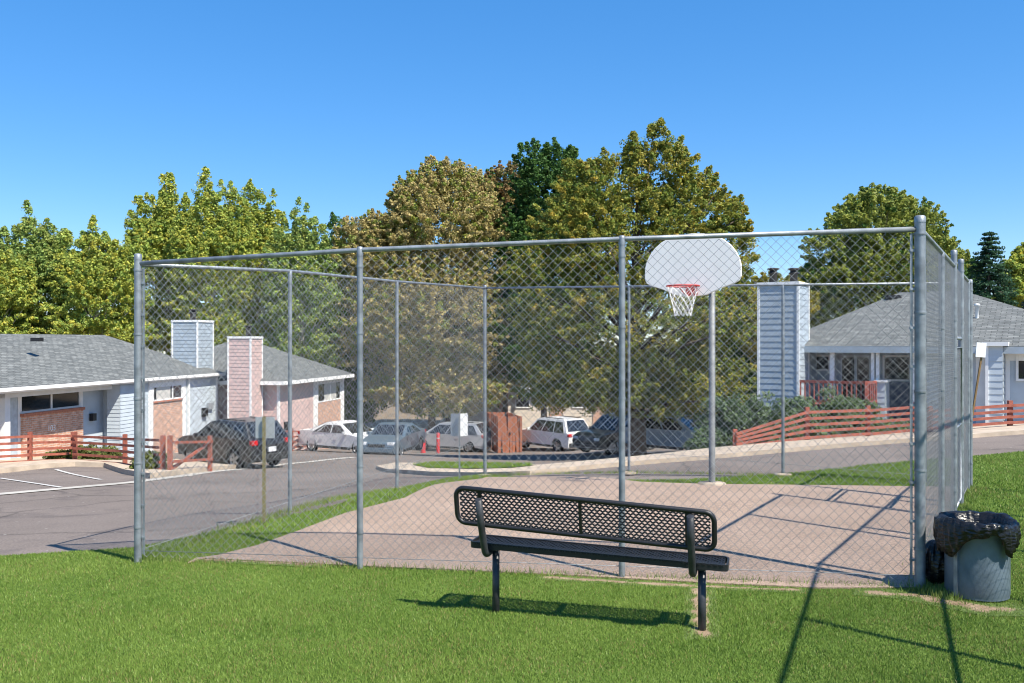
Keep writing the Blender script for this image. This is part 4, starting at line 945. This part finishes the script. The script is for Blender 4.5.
    m = MB(); m.box((hl-.02, 0, .42), (.10, Wd*.84, .22)); m.build('front_bumper', pm, t, local=True, bevel=.03)
    m = MB(); m.box((hl+.0, 0, .62), (.05, .8, .12)); m.build('grille', CLAD, t, local=True)
    m = MB(); m.box((-hl-.02, 0, .74), (.06, .32, .16)); m.build('number_plate', PLATE, t, local=True)
    if kind != 'sedan':
        for sg in (1, -1): m = MB(); m.bar((hl-2.4, sg*(hw_-.32), Hh+.045), (-hl+.7, sg*(hw_-.32), Hh+.045), .035, .035); m.build('roof_rail', CLAD if pm is not P_PALE else RIM, t, local=True)
    return t
def hd(px, deg):                                        # heading: 0 = to the right across the sight line, + = turning away from the camera
    a = math.atan2(1, (px-CX)/F)-math.pi/2; return (math.cos(R(deg)+a), math.sin(R(deg)+a))
car('suv', 4.4, 1.82, 1.68, P_BLACK, 233, 463, 32.8, hd(233, 180-54), 'black sport utility car nosed in behind the braced red fence, tail light showing')
car('sedan', 4.7, 1.8, 1.45, P_WHITE, 346, 452, 43.5, hd(346, -42), 'white sedan parked beside the brick corner of the pink bungalow')
car('sedan', 4.6, 1.8, 1.42, P_BLUE, 394, 452, 42.5, hd(394, 250), 'blue sedan in tree shade next to the white sedan')
car('van', 4.7, 1.85, 1.68, P_SILV, 452, 450, 52.5, hd(452, 180-25), 'silver hatchback car parked left of the red brown enclosure')
car('suv', 4.7, 1.9, 1.8, P_WHITE, 553, 449, 50.5, hd(553, 180-50), 'white sport utility car with two red tail lights right of the enclosure')
car('suv', 4.5, 1.9, 1.86, P_BLACK, 618, 456, 44, hd(618, 180+47), 'black sport utility car in shade beneath the big maple')
car('van', 4.6, 1.8, 1.66, P_PALE, 673, 450, 40, hd(671, -30), 'pale blue wagon parked right of the maple trunk beside the junipers')

# red bollards and board enclosure
for i, (px, lb) in enumerate(((423, 'red steel bollard nearer the blue sedan, left of the pair'), (438, 'red steel bollard nearer the pale double sign, right of the pair'))):
    p_ = P(px, 450, 49.5); p_.z = H(p_.x, p_.y); t = thing('bollard', p_, lb, 'bollard', 'red bollards in front of the silver car')
    rr = .14 if i == 0 else .10
    m = MB(); m.lathe([(rr, p_.z-.1), (rr, p_.z+1.02), (rr*.8, p_.z+1.08), (.001, p_.z+1.11)], 14, (p_.x, p_.y, 0)); m.build('post', REDP, t)
    m = MB(); m.lathe([(rr+.006, p_.z+.75), (rr+.006, p_.z+.83)], 14, (p_.x, p_.y, 0)); m.build('reflective_band', PAINT, t)
a0, a1, a2 = P(499, 449, 50), P(521, 448, 50), P(487, 448, 53)
zb_ = min(H(a0.x, a0.y), H(a1.x, a1.y))-.1; zt_ = CH-(416.5-CY)*50/F
t = thing('refuse_enclosure', (a0.x, a0.y, zb_), 'red brown board enclosure standing between the silver car and the white sport utility car', 'enclosure')
def boards(a, b, name):
    m = MB(); d_ = (b-a); d_.z = 0; n_ = max(2, int(d_.length/.15))
    for k in range(n_): p0 = a+d_*(k+.04)/n_; p1 = a+d_*(k+.96)/n_; m.bar(Vector((p0.x, p0.y, (zb_+zt_)/2+random.uniform(-.01, .01))), Vector((p1.x, p1.y, (zb_+zt_)/2)), .03+random.uniform(0, .008), zt_-zb_)
    return m.build(name, ENCL, t)
fr_ = boards(a0, a1, 'front_boards'); boards(a0, a2, 'side_boards'); a3 = a1+(a2-a0); boards(a1, a3, 'side_boards'); boards(a2, a3, 'rear_boards')
m = MB()
for q_ in (a0, a1, a2, a3): m = MB(); m.bar(Vector((q_.x, q_.y, zb_)), Vector((q_.x, q_.y, zt_+.01)), .12, .12, up=(0,1,0)); m.build('corner_post', ENCL, t)
m = MB(); c_ = (a0+a1)/2; m.box((c_.x, c_.y-.05, (zb_+zt_)/2+.1), (.08, .05, .12)); m.build('latch', DARK, fr_)

# ------------------------------------------------------------------ trees
PAL = {
 'poplar': [(.055,.100,.024), (.085,.130,.034), (.125,.155,.036), (.24,.185,.024)],
 'poplar2': [(.045,.090,.026), (.070,.115,.036), (.105,.140,.040), (.17,.155,.034)],
 'tan': [(.115,.10,.040), (.17,.14,.062), (.235,.19,.095), (.14,.125,.04)],
 'rust': [(.09,.085,.030), (.14,.115,.05), (.18,.08,.045), (.085,.095,.028)],
 'maple': [(.022,.055,.014), (.050,.088,.018), (.100,.120,.022), (.23,.155,.028)],
 'green': [(.022,.058,.016), (.035,.080,.018), (.055,.095,.020), (.03,.065,.016)],
 'olive': [(.05,.078,.020), (.08,.105,.025), (.12,.135,.032), (.16,.155,.03)],
 'spruce': [(.012,.034,.018), (.020,.050,.024), (.028,.060,.030), (.018,.044,.022)],
 'blue': [(.035,.065,.055), (.05,.085,.072), (.075,.11,.095), (.045,.07,.055)],
 'juniper': [(.035,.058,.028), (.055,.085,.042), (.09,.12,.065), (.055,.075,.03)],
 'yellow': [(.13,.13,.022), (.19,.17,.03), (.26,.20,.03), (.09,.11,.02)],
 'shrub': [(.04,.075,.02), (.07,.11,.025), (.12,.13,.03), (.15,.13,.04)],
}
GAIN = {'tan': 3.0, 'rust': 2.7, 'juniper': 2.4, 'spruce': 2.2, 'green': 2.2, 'poplar': 3.2, 'poplar2': 3.2, 'maple': 2.9, 'olive': 3.0, 'yellow': 2.0}
def leaves(cl, cr, per, size, pal, spread=.55, flat=.75):
    """cl: clump centres (n,3), cr: radii; returns verts, quad indices and colours"""
    n = len(cl); pal = np.array(PAL[pal])*GAIN.get(pal, 1.5); per = int(per*2.2); size = size*.64 if size > .1 else size; N_ = n*per
    C = np.repeat(cl, per, 0); Rr = np.repeat(cr, per)
    dv = RNG.normal(size=(N_, 3)); dv /= np.linalg.norm(dv, axis=1)[:, None]
    C = C+dv*(Rr*RNG.random(N_)**.45)[:, None]*np.array([1, 1, flat])
    nn = dv*.6+RNG.normal(size=(N_, 3))*.7+np.array([0, 0, .45]); nn /= np.linalg.norm(nn, axis=1)[:, None]     # leaves face outward and up
    a = np.cross(nn, RNG.normal(size=(N_, 3))); a /= np.linalg.norm(a, axis=1)[:, None]; b = np.cross(nn, a)
    s = (size*RNG.uniform(.6, 1.35, N_))[:, None]
    V = np.stack([C-a*s*.62, C+b*s*.36, C+a*s*.62, C-b*s*.36], 1).reshape(-1, 3)
    # whole clumps lean to one tone of leaf, single leaves vary about it
    w = RNG.dirichlet([.8]*len(pal), n); w = np.repeat(w, per, 0)*.55+RNG.dirichlet([.7]*len(pal), N_)*.45
    col = (w@pal)*RNG.uniform(.6, 1.4, (N_, 1))
    return V, np.repeat(col, 4, 0)
def clumps(ell, dens, seed_r, Y, depth=1.0):
    out = []; rad = []
    for (px, py, rx, ry) in ell:
        k = Y/F; c = P(px, py, Y); a, b = rx*k, ry*k; dz = a*depth
        n = max(6, int(dens*(a*b*dz)**(2/3)*4))
        d_ = RNG.normal(size=(n, 3)); d_ /= np.linalg.norm(d_, axis=1)[:, None]; r_ = RNG.uniform(.35, 1.0, n)**.6
        out.append(np.array(c)+d_*r_[:, None]*np.array([a, dz, b])); rad.append(RNG.uniform(.5, 1.2, n)*seed_r)
        ne = max(5, int(n*.45))                               # loose sprays that break the outline
        d_ = RNG.normal(size=(ne, 3)); d_ /= np.linalg.norm(d_, axis=1)[:, None]; d_[:, 2] = np.where(d_[:, 2] < -.2, -d_[:, 2], d_[:, 2])
        for q_ in (0, .12, .22):
            out.append(np.array(c)+d_*RNG.uniform(1.0+q_, 1.06+q_, ne)[:, None]*np.array([a, dz, b])+np.array([0, 0, q_*.3])); rad.append(np.full(ne, seed_r*(.6-q_*1.6)))
    return np.concatenate(out), np.concatenate(rad)
def tree(name, label, cat, px, Y, ell, pal, dens, cr, per, size, bark=None, trunk_r=.22, depth=.9, group=None, trunk_top=None, limbs=26, pal2=None, lean=0):
    x = (px-CX)*Y/F; zb = H(np.clip(x, -90, 90), Y); base = Vector((x, Y, zb-.1))
    t = thing(name, base, label, cat, group)
    cl, rd = clumps(ell, dens, cr, Y, depth)
    keep = cl[:, 2] > zb+.5; cl, rd = cl[keep], rd[keep]
    topz = cl[:, 2].max()*.8+zb*.2; m = MB()
    cxm = cl[:, 0].mean()
    pts = [base]; nseg = 7
    for k in range(1, nseg+1):
        f = k/nseg; pts.append(Vector((x+(cxm-x)*f*.6+random.uniform(-.12, .12), Y+random.uniform(-.12, .12), zb+(topz-zb)*f)))
    m.tube(pts, [trunk_r*(1.25 if k == 0 else 1)*(1-.86*(k/nseg)) for k in range(nseg+1)], 10)
    idx = RNG.choice(len(cl), min(limbs, len(cl)), replace=False)
    for i in idx:
        e_ = Vector(cl[i]); f = min(.92, max(.15, ((e_.z-zb)/(topz-zb))*.62)); k = int(f*nseg); s_ = pts[k].lerp(pts[min(k+1, nseg)], f*nseg-k)
        md = s_.lerp(e_, .5)+Vector((random.uniform(-.3, .3), random.uniform(-.3, .3), random.uniform(.0, .5))); r0 = trunk_r*(1-.8*f)*.45
        m.tube([s_, md, e_], [r0, r0*.6, r0*.18], 6)
    m.build('trunk', bark or BARK, t)
    if pal2 is not None:
        sel = RNG.random(len(cl)) < pal2[1]; Va, Ta = leaves(cl[~sel], rd[~sel], per, size, pal); Vb, Tb = leaves(cl[sel], rd[sel], per, size, pal2[0]); V_, T_ = np.concatenate([Va, Vb]), np.concatenate([Ta, Tb])
    else: V_, T_ = leaves(cl, rd, per, size, pal)
    raw('crown', V_, np.arange(len(V_)), 4, LEAF, t, T_)
    return t
def plume(px, top, w, bot):                             # upright poplar crown as ellipses, given its top pixel
    h = bot-top; e = [(px, top+h*.68, w*.95, h*.34), (px-w*.3, top+h*.5, w*.5, h*.2), (px+w*.35, top+h*.48, w*.5, h*.2), (px, bot-h*.12, w*1.05, h*.14)]
    for k in range(8):                                  # separate leaders of different height
        f = -1+2*k/7+random.uniform(-.12, .12); tp = top+h*(.01+.17*abs(f)**1.5+random.uniform(0, .13))
        if k == 3: tp = top
        e.append((px+f*w*.95, tp+h*.11, w*random.uniform(.09, .17), h*.12)); e.append((px+f*w*.85, tp+h*.26, w*.28, h*.14))
    return e
PG = 'poplars behind the bungalows on the left'
for (px, top, w, bot, Y, pal, lb) in (
    (-12, 236, 40, 352, 54, 'poplar', 'yellow green poplar at the left edge above the blue roof'),
    (38, 207, 46, 352, 57, 'poplar2', 'greener poplar second from the left edge above the blue roof'),
    (98, 222, 44, 352, 55, 'poplar', 'yellowing poplar behind the blue roof between two taller ones'),
    (168, 171, 42, 352, 60, 'poplar', 'tall poplar directly above the blue bungalow chimney'),
    (212, 174, 40, 356, 57, 'poplar', 'tall poplar standing between the blue and the pink chimney'),
    (256, 186, 38, 360, 60, 'poplar', 'poplar above the pink chimney with thin upright tips'),
    (302, 205, 34, 380, 56, 'poplar2', 'poplar above the right end of the pink bungalow roof'),
    (342, 216, 46, 420, 64, 'green', 'dark green tree behind the tan tree, left of it')):
    tree('poplar_tree' if pal != 'green' else 'leafy_tree', lb, 'tree', px, Y, plume(px, top, w, bot), pal, 12, .44, 20, .205, PBARK, .22, .8, PG if pal != 'green' else None)
tree('tan_tree', 'tan and olive tree with feathery crown left of the big maple', 'tree', 432, 57, [(432,182,6,20),(447,176,6,18),(412,192,6,18),(394,214,7,18),(372,232,8,18),(462,180,5,18),(476,186,5,16),(345,240,10,18),(432,185,12,22),(398,232,22,20),(360,250,22,26),(418,198,14,20),(470,185,10,18),(350,268,22,24),(440,235,52,46),(398,275,44,44),(455,195,22,28),(420,205,26,28),(432,330,78,62),(480,255,34,60),(372,300,28,52),(440,395,66,22),(395,355,50,45),(380,245,18,22)], 'tan', 13, .42, 19, .185, None, .24, .8, pal2=('olive', .28))
tree('rusty_tree', 'olive tree with rusty red tips between the tan tree and the maple', 'tree', 505, 61, [(512,182,10,18),(488,192,10,18),(526,205,12,20),(504,200,20,30),(490,215,20,30),(515,225,24,36),(502,275,42,56),(495,340,50,50)], 'rust', 13, .44, 18, .20, None, .2, .8, pal2=('green', .25))
tree('green_tree', 'dark green tree rising behind the left shoulder of the maple', 'tree', 545, 57, [(530,165,14,20),(560,168,17,24),(545,200,30,34),(578,195,18,24),(545,265,46,60),(540,340,50,50)], 'green', 13, .46, 24, .21, None, .22, .8)
tree('maple_tree', 'large spreading maple with yellowing leaves behind the basketball hoop', 'tree', 637, 38, [(656,132,6,12),(632,150,9,13),(672,152,12,14),(688,168,12,18),(712,198,12,16),(590,178,14,18),(566,205,16,20),(748,268,9,12),(746,240,7,9),(742,300,12,14),(612,165,12,14),(635,255,78,52),(660,182,32,32),(658,142,9,20),(640,165,15,20),(700,195,18,24),(690,225,46,40),(728,255,26,36),(602,205,44,36),(580,240,46,42),(640,325,92,52),(600,378,62,28),(690,382,58,26),(598,398,56,16),(692,402,50,16),(555,392,34,20),(645,405,50,12),(552,305,46,62),(715,320,34,50),(560,375,40,30),(640,380,50,28),(575,170,10,12),(735,215,10,16)], 'maple', 12, .34, 25, .145, None, .34, .85, limbs=60)
tree('yellow_tree', 'small yellow green tree right of the maple behind the grey chimney', 'tree', 770, 52, [(775,302,26,24),(750,310,20,22),(800,305,16,18),(770,340,30,20)], 'yellow', 14, .5, 22, .2)
tree('ash_tree', 'broad green tree behind the roof of the right bungalow', 'tree', 878, 58, [(872,197,12,10),(848,222,12,12),(818,302,26,24),(800,322,22,16),(835,318,30,18),(905,215,10,14),(930,228,8,14),(895,200,8,8),(872,235,40,34),(838,258,30,32),(912,240,30,34),(880,210,26,18),(850,288,46,28),(925,270,34,34),(885,275,50,34),(820,285,18,20),(945,255,12,16),(858,215,14,12)], 'olive', 12, .46, 15, .20, None, .26, .85, pal2=('green', .12))
tree('leafy_tree', 'yellow green tree at the right edge behind the spruce', 'tree', 1026, 60, [(1022,278,18,18),(1045,270,26,26),(1035,305,34,22)], 'poplar', 14, .6, 22, .24)
tree('leafy_tree', 'dark olive tree filling the gap between ash and spruce behind the right roof', 'tree', 955, 66, [(940,262,10,20),(958,285,22,22),(935,295,30,18)], 'green', 14, .6, 22, .25)
for px, top, w, Y, lb in ((448, 300, 60, 66, 'shady green tree behind the silver car'), (318, 335, 40, 62, 'shady green tree past the end of the pink bungalow'), (720, 330, 40, 56, 'shady green tree behind the pale blue wagon')):
    tree('shade_tree', lb, 'tree', px, Y, [(px, top+40, w, 40), (px, top+80, w*1.1, 36)], 'green', 12, .6, 22, .26, None, .2, .8)
def conifer(px, top, Y, hw_px, bot, pal, label):
    x = (px-CX)*Y/F; zb = H(x, Y); zt = CH-(top-CY)*Y/F; zc0 = max(zb+.6, CH-(bot-CY)*Y/F-1); Rm = hw_px*Y/F
    t = thing('spruce_tree', (x, Y, zb-.1), label, 'tree'); m = MB(); m.tube([(x, Y, zb-.1), (x, Y, zt-.3)], [.22, .02], 8)
    cs, rs = [], []
    for k in range(26):
        f = k/26; z = zc0+(zt-zc0)*f; rr = Rm*(1-f)**.72+.12; nb = int(7+9*(1-f))
        for j in range(nb):
            a = RNG.uniform(0, 2*math.pi); l = rr*RNG.uniform(.75, 1.08)
            if j < 4: m.tube([(x, Y, z), (x+math.cos(a)*l, Y+math.sin(a)*l, z-.15*l)], [.03, .008], 4)
            for q_ in (.35, .65, .95): cs.append((x+math.cos(a)*l*q_, Y+math.sin(a)*l*q_, z-.18*l*q_)); rs.append(.16+.20*(1-f))
    m.build('trunk', BARK, t); V_, T_ = leaves(np.array(cs), np.array(rs), 12, .17, pal, flat=.5); raw('crown', V_, np.arange(len(V_)), 4, LEAF, t, T_)
conifer(989, 229, 50, 34, 325, 'spruce', 'dark green pointed spruce behind the right bungalow roof')
conifer(1038, 290, 46, 30, 330, 'blue', 'blue green spruce at the right edge above the roof')
# shrubs
def shrub(px, py, Y, w, h, pal, label, name='shrub', n=60, per=26, size=.07, group=None, cat='shrub', cr=.2):
    c = P(px, py, Y); c.z = H(c.x, c.y); t = thing(name, c, label, cat, group)
    d_ = RNG.normal(size=(n, 3)); d_ /= np.linalg.norm(d_, axis=1)[:, None]; d_[:, 2] = np.abs(d_[:, 2])
    cl = np.array(c)+d_*(RNG.random(n)**.4)[:, None]*np.array([w/2, w*.4, h])
    m = MB()
    for i in range(0, n, 4): m.tube([c, c.lerp(Vector(cl[i]), .5)+Vector((0,0,.1)), Vector(cl[i])], [.025, .018, .006], 5)
    m.build('stem', BARK, t); V_, T_ = leaves(cl, np.full(n, cr), per, size, pal); raw('foliage', V_, np.arange(len(V_)), 4, LEAF, t, T_)
JG = 'junipers along the rail fence of the right bungalow'
for px, py, Y, w, h, lb in ((708,440,27.0,1.1,.6,'low juniper right of the pale blue wagon'), (728,440,27.2,2.0,1.7,'tall juniper left of the grey chimney'), (765,432,27.3,2.2,1.6,'juniper at the foot of the grey chimney'), (800,430,27.8,1.7,1.45,'juniper below the left end of the red deck railing'), (835,428,28.2,2.2,1.75,'juniper in front of the red deck railing'), (860,428,28.4,1.5,1.2,'low juniper at the right end of the red deck railing'), (893,429,29.2,1.4,.45,'small juniper in front of the dark blue door panel')):
    shrub(px, py, Y, w, h, 'juniper', lb, 'juniper', 90, 34, .085, JG, 'juniper', .24)
for px, py, Y, w, h, lb in ((85,461,30.2,1.6,.55,'low shrub behind the red fence below the brick panel'), (102,461,31.2,1.5,.5,'low shrub behind the red fence below the mailbox'), (150,470,25.5,1.2,.5,'scrappy shrub behind the fence left of the black car'), (60,462,29.8,.9,.35,'tiny flowering shrub under the house number')):
    shrub(px, py, Y, w, h, 'shrub', lb, 'shrub', 50, 26, .09, 'shrubs by the left bungalow')

# ------------------------------------------------------------------ light, sky, camera
AZ = Vector((.72, -.69)); EL = 53.5
w = bpy.data.worlds.new('World'); S.world = w; w.use_nodes = True; nt = w.node_tree
sky = nt.nodes.new('ShaderNodeTexSky'); sky.sky_type = 'NISHITA'; sky.sun_disc = False
sky.sun_elevation = R(EL); sky.sun_rotation = math.atan2(AZ.x, AZ.y); sky.altitude = 1600; sky.air_density = 1.0; sky.dust_density = 0; sky.ozone_density = 6
gm = nt.nodes.new('ShaderNodeGamma'); gm.inputs[1].default_value = .6; nt.links.new(sky.outputs[0], gm.inputs[0])
hs = nt.nodes.new('ShaderNodeHueSaturation'); hs.inputs['Saturation'].default_value = 1.6; hs.inputs['Hue'].default_value = .507; hs.inputs['Value'].default_value = 1.32; nt.links.new(gm.outputs[0], hs.inputs['Color'])
bg = nt.nodes['Background']; nt.links.new(hs.outputs[0], bg.inputs[0]); bg.inputs[1].default_value = .15
ld = bpy.data.lights.new('sun', 'SUN'); ld.energy = 4.6; ld.angle = R(.53); ld.color = (1, .93, .81)
lo_ = bpy.data.objects.new('sun', ld); COL.objects.link(lo_)
dirv = Vector((-AZ.x*math.cos(R(EL)), -AZ.y*math.cos(R(EL)), -math.sin(R(EL)))); lo_.rotation_euler = dirv.to_track_quat('-Z', 'Y').to_euler(); lo_.location = (20, -15, 30)
cd = bpy.data.cameras.new('camera'); cd.sensor_width = 36; cd.lens = F/1024*36; cd.clip_end = 2000; cd.clip_start = .1
co = bpy.data.objects.new('camera', cd); COL.objects.link(co); co.location = (0, 0, CH); co.rotation_euler = (R(90), 0, 0); S.camera = co
S.view_settings.view_transform = 'Standard'; S.view_settings.look = 'None'; S.view_settings.exposure = .95; S.view_settings.gamma = 1
S.cycles.pixel_filter_type = 'BLACKMAN_HARRIS'; S.cycles.filter_width = 1.1
S.cycles.max_bounces = 6; S.cycles.diffuse_bounces = 3; S.cycles.transparent_max_bounces = 6
